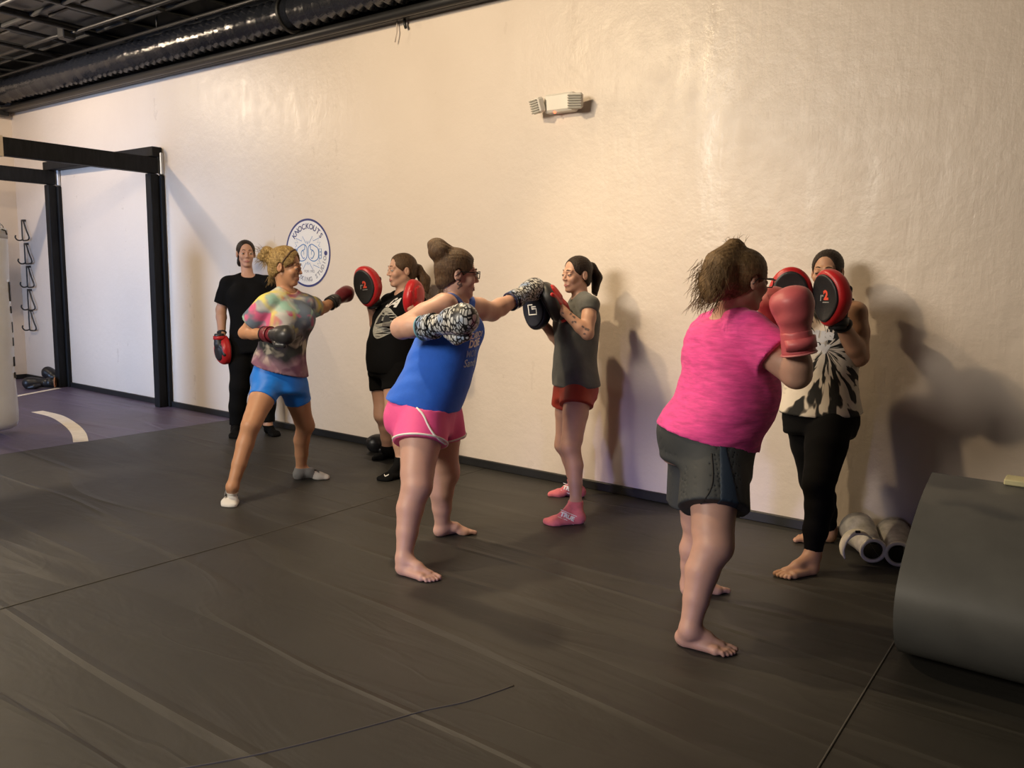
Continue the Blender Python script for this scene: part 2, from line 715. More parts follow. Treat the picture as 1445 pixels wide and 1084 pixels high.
b = MB(); b.box((-6.6, -9.5, -0.10), (3.0, 0.0, 0.0))
tag(b.build('floor', M_FLOOR), 'black vinyl mat floor with long creases', 'floor', kind='structure')
b = MB(); b.box((-12.5, -9.5, -0.10), (-6.6, 0.0, 0.001))
tag(b.build('floor_mat', M_PURPLE), 'purple vinyl mat floor beside the punching bag', 'floor', kind='structure')
b = MB(); b.box((-11.0, 0.0, -0.1), (3.0, 0.2, 3.75))
tag(b.build('wall_back', M_WALL), 'long cream plaster wall behind the boxers', 'wall', kind='structure')
b = MB(); b.box((-11.2, -9.5, -0.1), (-11.0, 0.2, 3.75))
tag(b.build('wall_left', M_WALL), 'cream end wall behind the punching bag', 'wall', kind='structure')
b = MB(); b.box((-11.0, -0.024, 0.0), (3.0, 0.0, 0.058), 0.004)
tag(b.build('baseboard_back', M_BLACKPAINT), 'black baseboard along the cream wall', 'baseboard', kind='structure')
b = MB(); b.box((-11.0, -7, 0.0), (-10.976, -0.024, 0.058), 0.004)
tag(b.build('baseboard_left', M_BLACKPAINT), 'black baseboard on the end wall', 'baseboard', kind='structure')
# ceiling with pressed panels
b = MB(); b.box((-12.0, -9.5, 3.72), (3.0, 0.2, 3.85))
ceil = tag(b.build('ceiling', M_CEIL), 'black pressed tin ceiling', 'ceiling', kind='structure')
b = MB()
x = -11.3
while x < 0:
    b.box((x - 0.02, -6.0, 3.685), (x + 0.02, -0.01, 3.725), 0.008); x += 0.61
y = -5.8
while y < -0.3:
    b.box((-11.3, y - 0.02, 3.69), (0.0, y + 0.02, 3.725), 0.008); y += 0.61
b.build('ceiling_grid', M_CEIL, ceil)
b = MB()
x = -11.3
while x < -2:
    y = -5.8
    while y < -0.5:
        b.box((x + 0.10, y + 0.10, 3.70), (x + 0.51, y + 0.51, 3.725), 0.018); y += 0.61
    x += 0.61
b.build('pressed_panel', M_CEIL, ceil)
# black band above the painted wall and the ledge it ends in
b = MB(); b.box((-10.98, -0.008, 3.27), (3.0, 0.0, 3.72))
tag(b.build('trim_1', M_BLACKPAINT), 'black painted band above the cream wall', 'trim', kind='structure')
b = MB(); b.box((-10.98, -0.07, 3.255), (3.0, 0.0, 3.30), 0.008)
tag(b.build('trim_2', M_BLACKPAINT), 'black ledge along the top of the cream wall', 'trim', kind='structure')
b = MB(); b.box((-11.0, -6, 3.60), (-10.98, -0.0, 3.72))
tag(b.build('trim_3', M_BLACKPAINT), 'black band above the end wall', 'trim', kind='structure')
b = MB(); b.box((-10.99, -6, 3.20), (-10.87, -0.07, 3.27), 0.008)
tag(b.build('trim_4', M_BLACKPAINT), 'black ledge along the end wall', 'trim', kind='structure')
# mat seams
M_SEAM = mat('seam_tape', (0.07, 0.066, 0.058), 0.5, bump=0.3, bscale=40)
b = MB()
pts = [(-3.55 + 0.012 * math.sin(y * 2.3), y, 0.0005) for y in np.linspace(-5, -0.03, 40)]
b.tube(pts, 0.003, 6)
tag(b.build('trim_5', M_SEAM), 'seam across the black mat floor', 'seam', kind='structure')
b = MB()
pts = [p + Z * 0.0002 for p in catmull([onz(250, 1086), onz(330, 1072), onz(420, 1052), onz(540, 1020), onz(600, 1003), onz(660, 990), onz(725, 968)], 30)]
b.tube(pts, 0.0032, 6)
tag(b.build('trim_6', M_SEAM), 'seam in the black mat floor near the viewer', 'seam', kind='structure')
b = MB()
b.tube([(-0.55, y, 0.0005) for y in np.linspace(-4, -0.03, 20)], 0.004, 6)
tag(b.build('trim_7', M_SEAM), 'seam in the black floor beside the rolled mat', 'seam', kind='structure')

# white ring line on the purple mat, and a straight one near the wall
c0 = np.array([-8.1, -2.25, 0.0025])
V, F = [], []
P = [onz(52, 581), onz(80, 588), onz(100, 600), onz(111, 612), onz(114, 624)]
P = catmull([p for p in P], 24)
for i, p in enumerate(P):
    t = unit(P[min(i + 1, 23)] - P[max(i - 1, 0)]); n = np.cross(Z, t)
    V += [p + n * 0.055 + Z * 0.0025, p - n * 0.055 + Z * 0.0025]
F = [(2 * i, 2 * i + 2, 2 * i + 3, 2 * i + 1) for i in range(23)]
tag(link('trim_8', pymesh('arc_line', V, F), M_WHITEPAINT), 'curved cream line on the purple mat', 'line', kind='structure')
a, c = onz(20, 560), onz(83, 548)
n = unit(np.cross(Z, c - a)) * 0.035
tag(link('trim_9', pymesh('line', [a + n + Z * .0025, a - n + Z * .0025, c - n + Z * .0025, c + n + Z * .0025], [(0, 1, 2, 3)]), M_WHITEPAINT),
    'straight cream line on the purple mat by the wall', 'line', kind='structure')

# ------------------------------------------------------------------ overhead pipes and duct
duct = empty('flexible_duct', (-5.2, -0.19, 3.44))
tag(duct, 'black ribbed foil air duct along the top of the wall', 'duct')
mb = MB()
prof = []
x = -10.9
k = 0
while x < 1.2:
    r = 0.112 + (0.016 if k % 2 else -0.016) + 0.004 * math.sin(x * 7) + 0.004 * math.sin(x * 41)
    prof.append((r, x)); x += 0.05; k += 1
mb.lathe(prof, 28, org=(5.2, 0, 0), axes=((0, 1, 0), (0, 0, 1), (1, 0, 0)))
mb.build('duct_sleeve', M_DUCT, duct)
for xx in (-5.45, -3.9, -2.3):
    mb = MB()
    mb.tube([(xx + 5.2, 0.14 * math.cos(t), 0.14 * math.sin(t)) for t in np.linspace(0, 2 * math.pi, 25)[:-1]], 0.014, 6, closed=True)
    mb.build('hanger_strap', M_BLACKPAINT, duct)


def pipe(name, label, pts, r, hangers=(), m=None):
    root = empty(name, pts[0]); o0 = np.array(pts[0])
    tag(root, label, 'pipe')
    MB().tube([np.array(p) - o0 for p in pts], r, 10).build('pipe_run', m or M_BLACKPAINT, root)
    for h in hangers:
        h = np.array(h)
        MB().tube([h - o0, np.array([h[0], h[1], 3.72]) - o0], r * 0.5, 6).build('hanger_rod', m or M_BLACKPAINT, root)
    return root


pipe('conduit_pipe', 'thick black pipe under the duct on the wall ledge', [(-11.2, -0.115, 3.275), (2, -0.115, 3.275)], 0.034)
pipe('conduit_pipe', 'short upright black pipe between the ledge and the ceiling near the end wall', [(-9.0, -0.035, 3.30), (-9.0, -0.035, 3.72)], 0.012)
pipe('conduit_pipe', 'thin black conduit along the ceiling above the duct', [(-11.2, -0.30, 3.57), (2, -0.30, 3.57)], 0.016, [(-7.2, -0.30, 3.57), (-5.0, -.30, 3.57)])
pipe('conduit_pipe', 'bent black conduit with a junction box on the ceiling', [(-10.4, -0.62, 3.62), (-8.45, -0.62, 3.62), (-8.25, -0.55, 3.64), (-7.9, -0.55, 3.64), (-1, -0.55, 3.64)], 0.018, [(-6.0, -0.55, 3.64)])
pipe('conduit_pipe', 'black conduit crossing the ceiling towards the end wall', [(-9.1, -0.15, 3.60), (-9.1, -5.0, 3.60)], 0.020)
pipe('conduit_pipe', 'black conduit crossing the ceiling beside the junction box', [(-8.15, -0.15, 3.65), (-8.15, -5.0, 3.65)], 0.020)
pipe('conduit_pipe', 'pale worn conduit high on the black ceiling', [(-11.0, -1.28, 3.66), (-3, -1.28, 3.66)], 0.014, m=mat('worn_conduit', (0.06, 0.062, 0.066), 0.4, var=0.5, vscale=9))
pipe('conduit_pipe', 'black conduit parallel to the worn one on the ceiling', [(-11.0, -1.55, 3.65), (-3, -1.55, 3.65)], 0.02)
bx = empty('junction_box', (-8.3, -0.58, 3.62))
tag(bx, 'small black junction box on the ceiling conduit', 'box')
MB().box((-0.06, -0.06, -0.035), (0.06, 0.06, 0.08), 0.008).build('box_body', M_BLACKPAINT, bx)
MB().box((-0.05, -0.05, -0.042), (0.05, 0.05, -0.034), 0.003).build('cover_plate', M_BLACKPAINT, bx)

# loose wires hanging from the ledge
w = MB()
p0 = ony(560, 36, -0.03)
w.tube([p0 + Z * 0.03, p0, p0 + np.array([0.01, -0.01, -0.05]), p0 + np.array([-0.01, -0.01, -0.12])], 0.005, 6)
tag(w.build('loose_wire', mat('pale_wire', (0.55, 0.48, 0.42), 0.5)), 'thin pale wire hanging below the ledge at the wall top', 'wire')
w = MB()
p0 = ony(571, 30, -0.04)
w.tube([p0 + Z * 0.02, p0 - Z * 0.02, p0 + np.array([0.012, 0, -0.05])], 0.011, 8)
tag(w.build('wire_stub', M_BLACKPAINT), 'short black wire stub below the ledge at the wall top', 'wire')

# ------------------------------------------------------------------ timber rack for the bags
rack = empty('bag_rack', (-8.8, -0.2, 0))
tag(rack, 'black timber bag rack with two posts against the wall', 'rack')


def rbox(name, lo, hi, m=M_TIMBER, bev=0.006):
    o = np.array([-8.8, -0.2, 0])
    return MB().box(np.array(lo) - o, np.array(hi) - o, bev).build(name, m, rack)


for X in (-7.70, -9.85):
    rbox('post', (X - 0.095, -0.135, 0.002), (X, -0.045, 2.34))
    rbox('post_backing', (X - 0.06, -0.044, 0.002), (X + 0.035, -0.002, 2.33))
    rbox('beam', (X - 0.095, -4.6, 2.345), (X, -0.045, 2.50))
    rbox('bracket', (X - 0.02, -0.040, 2.335), (X + 0.03, -0.004, 2.55), mat('galvanised_steel', (0.55, 0.56, 0.58), 0.35, metal=0.9, bump=0.1))
rbox('cross_beam', (-10.0, -0.115, 2.505), (-7.68, -0.012, 2.60))
# pale sling round the near beam
o = np.array([-8.8, -0.2, 0])
s = MB()
for (a, c) in (((-7.80, -1.50, 2.335), (-7.695, -1.45, 2.342)), ((-7.80, -1.50, 2.503), (-7.695, -1.45, 2.51)),
               ((-7.806, -1.50, 2.335), (-7.799, -1.45, 2.51)), ((-7.699, -1.50, 2.335), (-7.692, -1.45, 2.51))):
    s.box(a, c)
tag(s.build('beam_sling', mat('cream_webbing', (0.62, 0.52, 0.40), 0.8)), 'cream webbing sling around the near rack beam', 'strap')

# punching bag
bag = empty('punching_bag', (-7.42, -1.78, 0.0))
tag(bag, 'tall grey white punching bag hanging from the rack', 'punching bag')
M_BAG = mat('grey_white_vinyl', (0.62, 0.63, 0.66), 0.45, var=0.06, vscale=4, bump=0.25, bscale=5, bdist=0.01)
R0 = 0.19
prof = [(0.02, 0.055), (R0 - 0.05, 0.055), (R0 - 0.015, 0.075), (R0, 0.12)]
prof += [(R0 + 0.004 * math.sin(h * 9), h) for h in np.linspace(0.2, 1.62, 18)]
prof += [(R0, 1.70), (R0 - 0.006, 1.715), (0.02, 1.715)]
MB().lathe(prof, 40).build('bag_body', M_BAG, bag)
mb = MB()
mb.lathe([(R0 + 0.003, 1.63), (R0 + 0.006, 1.632), (R0 + 0.006, 1.70), (R0 + 0.003, 1.702)], 40)
mb.build('collar', mat('grey_webbing', (0.45, 0.45, 0.47), 0.7), bag)
for z0, z1 in ((1.12, 1.28), (1.02, 1.08), (0.86, 0.95), (0.75, 0.82), (0.58, 0.66), (0.48, 0.53)):
    mb = MB()
    ang = math.radians(52)
    d = np.array([math.cos(ang), math.sin(ang), 0]); e = np.array([-d[1], d[0], 0])
    mb.box((R0 - 0.003, -0.012, z0), (R0 + 0.006, 0.012, z1), 0.003, axes=(d, e, Z))
    mb.build('lace_strap', mat('black_strap', (0.015, 0.015, 0.018), 0.6), bag)
M_STEEL = mat('chain_steel', (0.75, 0.75, 0.77), 0.25, metal=1.0)
for k in range(4):
    a = math.radians(45 + 90 * k)
    top = np.array([-0.33, 0.05, 2.30]); bot = np.array([R0 * 0.92 * math.cos(a), R0 * 0.92 * math.sin(a), 1.71])
    L = np.linalg.norm(top - bot); n = int(L / 0.036)
    mb = MB(); t = unit(top - bot)
    s1 = unit(np.cross(t, [0.3, 1, 0.1])); s2 = np.cross(t, s1)
    for i in range(n):
        c = bot + (top - bot) * (i + 0.5) / n; s = s1 if i % 2 else s2
        mb.tube([c + t * 0.024 * math.cos(q) + s * 0.012 * math.sin(q) for q in np.linspace(0, 2 * math.pi, 9)[:-1]], 0.004, 5, closed=True)
    mb.build('chain', M_STEEL, bag)
mb = MB()
mb.tube([(R0 * .9, 0.1, 1.70), (R0, 0.12, 1.69), (R0 + .02, 0.12, 1.66)], 0.006, 6)
mb.build('buckle', mat('black_strap', (0.015,) * 3), bag)

# wire hooks on the end of the wall
M_WIRE = mat('black_wire', (0.02, 0.02, 0.022), 0.4)
ord_ = ['topmost', 'second from the top', 'middle one', 'fourth from the top', 'lowest']
tops = [(31.5, 311, 35, 339), (35.5, 344, 38, 372), (38.5, 376, 41, 405), (40, 409, 43, 437), (41.5, 438, 45, 466)]
for k, (tx, ty, bx_, by) in enumerate(tops):
    A = ony(tx, ty, -0.03); B = ony(bx_, by, -0.03)
    root = empty('wire_hook', A)
    tag(root, 'black wire hook beside the punching bag, ' + ord_[k] + ' of the column', 'hook', 'wire hooks on the wall')
    h = (A[2] - B[2])
    loop = [(-0.022, 0, -0.03 * h), (0.0, 0, 0), (0.026, 0, -0.04 * h), (0.09, 0, -h * 0.5), (0.150, 0, -h * 0.85), (0.125, 0, -h * 0.98), (0.02, 0, -h * 1.02), (-0.022, 0, -h * 0.96), (-0.026, 0, -h * 0.5)]
    P = catmull(loop + [loop[0]], 48)[:-1]
    MB().tube(P, 0.0085, 7, closed=True).build('loop', M_WIRE, root)
    cur = catmull([(-0.022, 0, -h * 0.96), (-0.028, -0.022, -h * 1.01), (-0.034, -0.055, -h * 1.0), (-0.034, -0.078, -h * 0.88), (-0.030, -0.074, -h * 0.76)], 14)
    MB().tube(cur, 0.0085, 7).build('hook_tip', M_WIRE, root)
    MB().box((-0.03, -0.006, -0.014), (0.03, 0.03, 0.010), 0.003).build('wall_plate', M_WIRE, root)

# outlet
ot = empty('wall_outlet', ony(91.5, 501))
tag(ot, 'white outlet plate low on the wall beside the far post', 'outlet')
MB().box((-0.06, -0.008, -0.06), (0.045, 0.0, 0.06), 0.003).build('cover_plate', mat('white_plastic', (0.75, 0.74, 0.72), 0.4), ot)
for dz in (-0.025, 0.025):
    MB().box((-0.025, -0.011, dz - 0.015), (0.010, -0.007, dz + 0.015), 0.002).build('socket', mat('grey_plastic', (0.45, 0.44, 0.43), 0.4), ot)

# ------------------------------------------------------------------ round wall sign
sc_ = ony(434.5, 357); SR = 0.288
sign = empty('wall_sign', sc_ + np.array([0, -0.002, 0]))
tag(sign, 'round white wall sign with navy rim and blue glove emblem', 'sign')
M_SIGNW = mat('sign_white', (0.80, 0.79, 0.80), 0.5)
M_NAVY = mat('sign_navy', (0.05, 0.055, 0.19), 0.5)
M_BLUE = mat('sign_blue', (0.10, 0.24, 0.52), 0.5)
M_GREY = mat('sign_grey', (0.30, 0.30, 0.36), 0.5)
X1, Z1 = np.array([1.0, 0, 0]), Z
flat('disc', [poly2([(SR * math.cos(t), SR * math.sin(t)) for t in np.linspace(0, 2 * math.pi, 73)[:-1]])], M_SIGNW, sign, (0, 0, 0), X1, Z1)
flat('rim', [ring2(SR, SR, SR * 0.94, SR * 0.94, 72)], M_NAVY, sign, (0, -0.001, 0), X1, Z1)


def arc_text(s, size, rad, a_mid, span, flip=False, bold=0.0):
    out = []
    n = len(s)
    for i, ch in enumerate(s):
        if ch == ' ':
            continue
        V, F = text_shape(ch, size, bold)
        if not len(V):
            continue
        t = a_mid + span * (i / (n - 1) - 0.5) * (1 if flip else -1)
        rot = t - math.pi / 2 + (math.pi if flip else 0)
        c, q = math.cos(rot), math.sin(rot)
        out.append(([(rad * math.cos(t) + v[0] * c - v[1] * q, rad * math.sin(t) + v[0] * q + v[1] * c, 0) for v in V], F))
    return out


flat('lettering', arc_text('KNOCKOUTS', 0.066, SR * 0.77, math.pi / 2, 1.75, bold=0.0012), M_NAVY, sign, (0, -0.0015, 0), X1, Z1)
KS = arc_text('KICKBOXING STUDIO', 0.052, SR * 0.78, -math.pi / 2, 2.75, flip=True, bold=0.0012)
flat('lettering', KS[:10], M_GREY, sign, (0, -0.0015, 0), X1, Z1)
flat('lettering', KS[10:], M_GREY, sign, (0, -0.0015, 0), X1, Z1)
dots = [poly2([(sx * SR * 0.80 + 0.020 * math.cos(t), -0.002 + 0.020 * math.sin(t)) for t in np.linspace(0, 2 * math.pi, 17)[:-1]]) for sx in (-1, 1)]
flat('dot', dots[:1], M_NAVY, sign, (0, -0.0015, 0), X1, Z1)
flat('dot', dots[1:], M_NAVY, sign, (0, -0.0015, 0), X1, Z1)
em = []
for sx in (-1, 1):
    g = [(sx * 0.008, 0.0), (sx * 0.012, 0.05), (sx * 0.05, 0.072), (sx * 0.09, 0.06), (sx * 0.135, 0.03), (sx * 0.135, -0.04), (sx * 0.09, -0.068), (sx * 0.04, -0.06), (sx * 0.012, -0.035), (sx * 0.008, 0.0)]
    em.append(stroke2(catmull(g, 40), 0.008))
    em.append(stroke2(catmull([(sx * 0.035, 0.07), (sx * 0.04, 0.03), (sx * 0.07, 0.02), (sx * 0.085, -0.01), (sx * 0.06, -0.045), (sx * 0.04, -0.04)], 24), 0.0075))
    em.append(stroke2(catmull([(sx * 0.07, 0.02), (sx * 0.05, 0.01), (sx * 0.05, -0.015)], 12), 0.005))
    for (u, v, w_, h_) in ((0.145, -0.045, 0.03, 0.08),):
        em.append(stroke2([(sx * u, v), (sx * (u + w_), v), (sx * (u + w_), v + h_), (sx * u, v + h_), (sx * u, v)], 0.007))
        em.append(stroke2([(sx * (u + .008), v + h_ * .33), (sx * (u + w_), v + h_ * .33)], 0.006))
        em.append(stroke2([(sx * (u + .008), v + h_ * .66), (sx * (u + w_), v + h_ * .66)], 0.006))
    for sy in (1, -1):
        em.append(stroke2([(0, sy * 0.075), (sx * 0.012, sy * 0.10), (sx * 0.02, sy * 0.082), (sx * 0.065, sy * 0.14), (sx * 0.075, sy * 0.10),
                           (sx * 0.15, sy * 0.125), (sx * 0.125, sy * 0.085), (sx * 0.165, sy * 0.09), (sx * 0.14, sy * 0.06), (sx * 0.16, sy * 0.05)], 0.005))
flat('emblem', em, M_BLUE, sign, (0, -0.0015, 0), X1, Z1)
V, F = text_shape('FOR 1982', 0.032)
flat('lettering', [([(v[0] + 0.02, v[1] - 0.155, 0) for v in V], F)], M_GREY, sign, (0, -0.0015, 0), X1, Z1)

# ------------------------------------------------------------------ emergency light
ec = ony(797, 148)
eml = empty('emergency_light', ec)
tag(eml, 'white twin head emergency light high on the cream wall', 'light')
M_EW = mat('cream_plastic', (0.80, 0.76, 0.68), 0.4)
MB().box((-0.115, -0.085, -0.055), (0.115, 0.0, 0.06), 0.014).build('housing', M_EW, eml)
for sx, ry in ((-1, -0.5), (1, 0.35)):
    c, q = math.cos(ry * 1.0), math.sin(ry * 1.0)
    ax = np.array([c, -abs(q) * 0 - q * 0.6, 0]); ax = unit(ax)
    yy = unit(np.array([sx * 0.45, -1.0, -0.35])); ax = unit(np.cross(Z, -yy)); zz = np.cross(ax, yy)
    o = np.array([sx * 0.135, -0.085, -0.005])
    A = (ax, yy, zz)
    MB().box((-0.05, -0.01, -0.045), (0.05, 0.045, 0.05), 0.012, axes=A, org=o).build('lamp_head', M_EW, eml)
    l = MB()
    for k in range(6):
        l.box((-0.044, 0.046, -0.040 + k * 0.015), (0.044, 0.052, -0.031 + k * 0.015), 0.002, axes=A, org=o)
    l.build('lens', mat('ribbed_lens', (0.42, 0.40, 0.34), 0.2, spec=0.8), eml)
    MB().tube([(sx * 0.08, -0.05, 0.0), o + np.array([0, 0.02, 0])], 0.02, 10).build('neck', M_EW, eml)
MB().sphere((-0.03, -0.07, -0.055), 0.008, 10, 6).build('indicator_lamp', mat('red_indicator', (0.8, 0.05, 0.02), 0.4, emit=(1, 0.08, 0.03), estr=6), eml)

# ------------------------------------------------------------------ rolled mat
prof = [(-1.0, 0.645), (-1.14, 0.612), (-1.27, 0.565), (-1.43, 0.475), (-1.545, 0.375), (-1.585, 0.275), (-1.545, 0.155), (-1.44, 0.055), (-1.28, 0.004), (-1.08, 0.004),
        (-0.88, 0.05), (-0.76, 0.16), (-0.72, 0.31), (-0.76, 0.46), (-0.87, 0.555), (-1.02, 0.595), (-1.17, 0.56), (-1.33, 0.47), (-1.45, 0.36), (-1.48, 0.26), (-1.42, 0.16), (-1.28, 0.10), (-1.1, 0.10), (-0.95, 0.15), (-0.85, 0.27), (-0.88, 0.40), (-1.0, 0.47)]
P = catmull(prof, 140)
TH_ = 0.028
V, F = [], []
x0, x1 = -0.505, 1.3
nn = len(P)
for i in range(nn):
    t = unit(np.array([*(P[min(i + 1, nn - 1)] - P[max(i - 1, 0)])]))
    n = np.array([-t[1], t[0]])       # outwards is to the left of travel
    o1 = P[i]; o2 = P[i] + n * TH_
    for X in (x0, x1):
        V += [(X, o1[0], max(o1[1], 0.002)), (X, o2[0], max(o2[1], 0.002))]
for i in range(nn - 1):
    a = 4 * i; c = a + 4
    F += [(a, a + 2, c + 2, c), (a + 1, c + 1, c + 3, a + 3), (a, c, c + 1, a + 1), (a + 2, a + 3, c + 3, c + 2)]
F += [(0, 1, 3, 2), (4 * nn - 4, 4 * nn - 2, 4 * nn - 1, 4 * nn - 3)]
M_MAT = mat('grey_mat_vinyl', (0.112, 0.112, 0.106), 0.5, var=0.12, vscale=5, bump=0.15, bscale=120, bdist=0.002)
org = np.array([-0.505, -1.15, 0.0])
rm = empty('rolled_mat', org)
tag(rm, 'large grey rolled up floor mat standing beside the cream wall', 'mat')
me = pymesh('mat_sheet', [np.array(v) - org for v in V], F)
ob = link('mat_sheet', me, M_MAT, rm)
for p in me.polygons:
    p.use_smooth = True
md = ob.modifiers.new('edge', 'EDGE_SPLIT'); md.split_angle = math.radians(40)
mb = MB()
mb.box((-0.255, -1.03, 0.642), (1.2, -0.93, 0.664), 0.004, org=-org)
mb.build('edge_strip', mat('cream_foam', (0.62, 0.58, 0.34), 0.6), rm)

# ------------------------------------------------------------------ people: anatomy
def blackcloth(name, bump=0.3, bscale=26):
    return mat(name, (0.0045, 0.0045, 0.005), 0.85, bump=bump, bscale=bscale, bdist=0.005, spec=0.12)


def skin(name, c):
    m = mat(name, c, 0.48, var=0.05, vscale=14, bump=0.08, bscale=220, bdist=0.001, spec=0.4, sss=0.12)
    return m


def hair_mat(name, dark, light):
    m = bpy.data.materials.new(name); t = NT(m)
    n = t.noise(t.coords((26, 26, 5), (0, 0, 0), (0.2, 0.1, 0)), 5, 5, 0.7, 0.6)
    t.l(t.ramp(n.outputs[0], [(0.3, dark), (0.55, tuple(0.5 * (a + b) for a, b in zip(dark, light))), (0.72, light)]), t.p.inputs['Base Color'])
    t.p.inputs['Roughness'].default_value = 0.5
    t.p.inputs['Specular IOR Level'].default_value = 0.25
    t.bump(n.outputs[0], 0.7, 0.006)
    return m


class Head:
    def __init__(self, o, phi, pitch=0, roll=0, s=1.0):
        f = facing(phi); l = np.cross(Z, f); u = Z.copy()
        p = math.radians(pitch); r = math.radians(roll)
        f, u = math.cos(p) * f - math.sin(p) * u, math.cos(p) * u + math.sin(p) * f
        l, u = math.cos(r) * l + math.sin(r) * u, math.cos(r) * u - math.sin(r) * l
        self.o, self.A, self.s = np.array(o), (l, f, u), s
        self.L, self.F, self.U = l, f, u

    def pt(self, x, y, z):
        return self.o + self.s * (x * self.L + y * self.F + z * self.U)

    def ell(self, c, r):
        return ell(self.pt(*c), np.array(r if hasattr(r, '__len__') else (r,) * 3) * self.s, self.A)

    def cap(self, a, b, ra, rb=None):
        return cap(self.pt(*a), self.pt(*b), ra * self.s, (ra if rb is None else rb) * self.s)

    def plane(self, c, n):
        return plane(self.pt(*c), n[0] * self.L + n[1] * self.F + n[2] * self.U)


def head_ops(h, full=1.0):
    o = []
    A = lambda p, k: o.append(('add', p, k * h.s))
    S = lambda p, k: o.append(('sub', p, k * h.s))
    A(h.ell((0, -0.012, 0.036), (0.072, 0.092, 0.082)), 0)
    A(h.ell((0, 0.026, -0.030), (0.0505 * full, 0.062, 0.082)), 0.028)
    A(h.ell((0, 0.069, -0.094), (0.019, 0.017, 0.016)), 0.020)
    for s in (-1, 1):
        A(h.cap((s * 0.039 * full, 0.0, -0.046), (s * 0.014, 0.058, -0.092), 0.015, 0.013), 0.020)
        A(h.ell((s * 0.036, 0.060, -0.024), (0.022 * full, 0.022, 0.022)), 0.02)
        A(h.cap((s * 0.012, 0.086, 0.024), (s * 0.040, 0.072, 0.025), 0.008, 0.007), 0.016)
    for s in (-1, 1):
        S(h.ell((s * 0.031, 0.099, 0.003), (0.018, 0.015, 0.011)), 0.014)
    A(h.cap((0, 0.084, 0.012), (0, 0.1035, -0.025), 0.0065, 0.0090), 0.012)
    for s in (-1, 1):
        A(h.ell((s * 0.0105, 0.093, -0.029), (0.0075, 0.009, 0.007)), 0.006)
        A(h.ell((s * 0.031, 0.0765, 0.003), 0.0135), 0.004)
        A(h.ell((s * 0.074, -0.012, -0.004), (0.009, 0.018, 0.030)), 0.006)
        S(h.ell((s * 0.083, -0.006, 0.0), (0.006, 0.009, 0.015)), 0.004)
    A(h.ell((0, 0.078, -0.062), (0.024, 0.0125, 0.016)), 0.012)
    S(h.cap((-0.020, 0.0945, -0.0640), (0.020, 0.0945, -0.0640), 0.0030), 0.003)
    return o


M_EYE = mat('eye_white', (0.40, 0.36, 0.33), 0.3)
M_IRIS = mat('iris_brown', (0.035, 0.02, 0.012), 0.2)
M_LASH = mat('lash_brown', (0.02, 0.012, 0.009), 0.7)


def face_parts(h, body, lip, brow, closed=0.2):
    sk = body.data.materials[0]
    for s in (-1, 1):
        c = h.pt(s * 0.031, 0.0782, 0.0025)
        mb = MB(); mb.sphere((0, 0, 0), 0.0130 * h.s, 28, 24, axes=(h.L, h.U, h.F))
        me = bpy.data.meshes.new('eye')
        gaze = unit(h.F - (0.05 + 0.3 * closed) * h.U)
        me.from_pydata([tuple(np.array(v) + c) for v in mb.V], [], mb.F)
        me.validate()
        for m in (M_EYE, M_IRIS, M_LASH, sk):
            me.materials.append(m)
        t1 = 0.42 - closed
        for p in me.polygons:
            p.use_smooth = True
            q = unit(np.array(p.center[:]) - c)
            u = q @ h.U
            p.material_index = 3 if (u > t1 + 0.16 or u < -0.45) else 2 if u > t1 else 1 if q @ gaze > 0.90 else 0
        link('eye', me, None, body)
        br = catmull([h.pt(s * 0.012, 0.0915, 0.028), h.pt(s * 0.026, 0.0885, 0.0330), h.pt(s * 0.043, 0.0755, 0.029)], 9)
        MB().tube(br, [r * h.s for r in (0.0020, .0028, .0030, .0030, .0028, .0026, .0022, .0018, .0008)], 7).build('eyebrow', brow, body)
    ops = []
    for s in (-1, 1):
        ops += [('add', h.cap((s * 0.0225, 0.0850, -0.0630), (0, 0.0905, -0.0590), 0.0024, 0.0042), 0.002),
                ('add', h.cap((s * 0.0200, 0.0850, -0.0660), (0, 0.0895, -0.0695), 0.0026, 0.0050), 0.002)]
    sdf('lips', ops, lip, body, step=0.0022, pad=0.008)


def hair_cap(h, thick=0.010, line=0.012, low=-0.085, ears=True, sub_face=True, extra=(), part=0.0):
    o = [('add', h.ell((0, -0.014, 0.036), (0.074 + thick, 0.092 + thick, 0.082 + thick)), 0),
         ('add', h.ell((0, -0.045, -0.035), (0.060, 0.050 + thick, 0.055)), 0.03)]
    o.append(('sub', h.ell((0, 0.082, -0.020), (0.063, 0.080, 0.108)), 0.006))
    o += [('add', p, k) for p, k in extra]
    if ears:
        for s in (-1, 1):
            o.append(('sub', h.ell((s * 0.085, -0.004, -0.012), (0.030, 0.027, 0.038)), 0.006))
    return o


def strands(amp, h, f=260.0):
    def fn(X, Y, Zz):
        dx, dy, dz = X - h.o[0], Y - h.o[1], Zz - h.o[2]
        u = dx * h.L[0] + dy * h.L[1] + dz * h.L[2]
        v = dx * h.F[0] + dy * h.F[1] + dz * h.F[2]
        w = dx * h.U[0] + dy * h.U[1] + dz * h.U[2]
        ang = np.arctan2(w - 0.02, u + 0.0001)
        return 0.5 * amp * (np.sin(ang * f / 8 + 9 * v) + 0.6 * np.sin(ang * f / 4.1 + 13 * v + 1) + 0.3 * np.sin(60 * v + 40 * u))
    return fn


def limb(pts, rs, k=0.03):
    return [('add', cap(pts[i], pts[i + 1], rs[i], rs[i + 1]), k) for i in range(len(pts) - 1)]


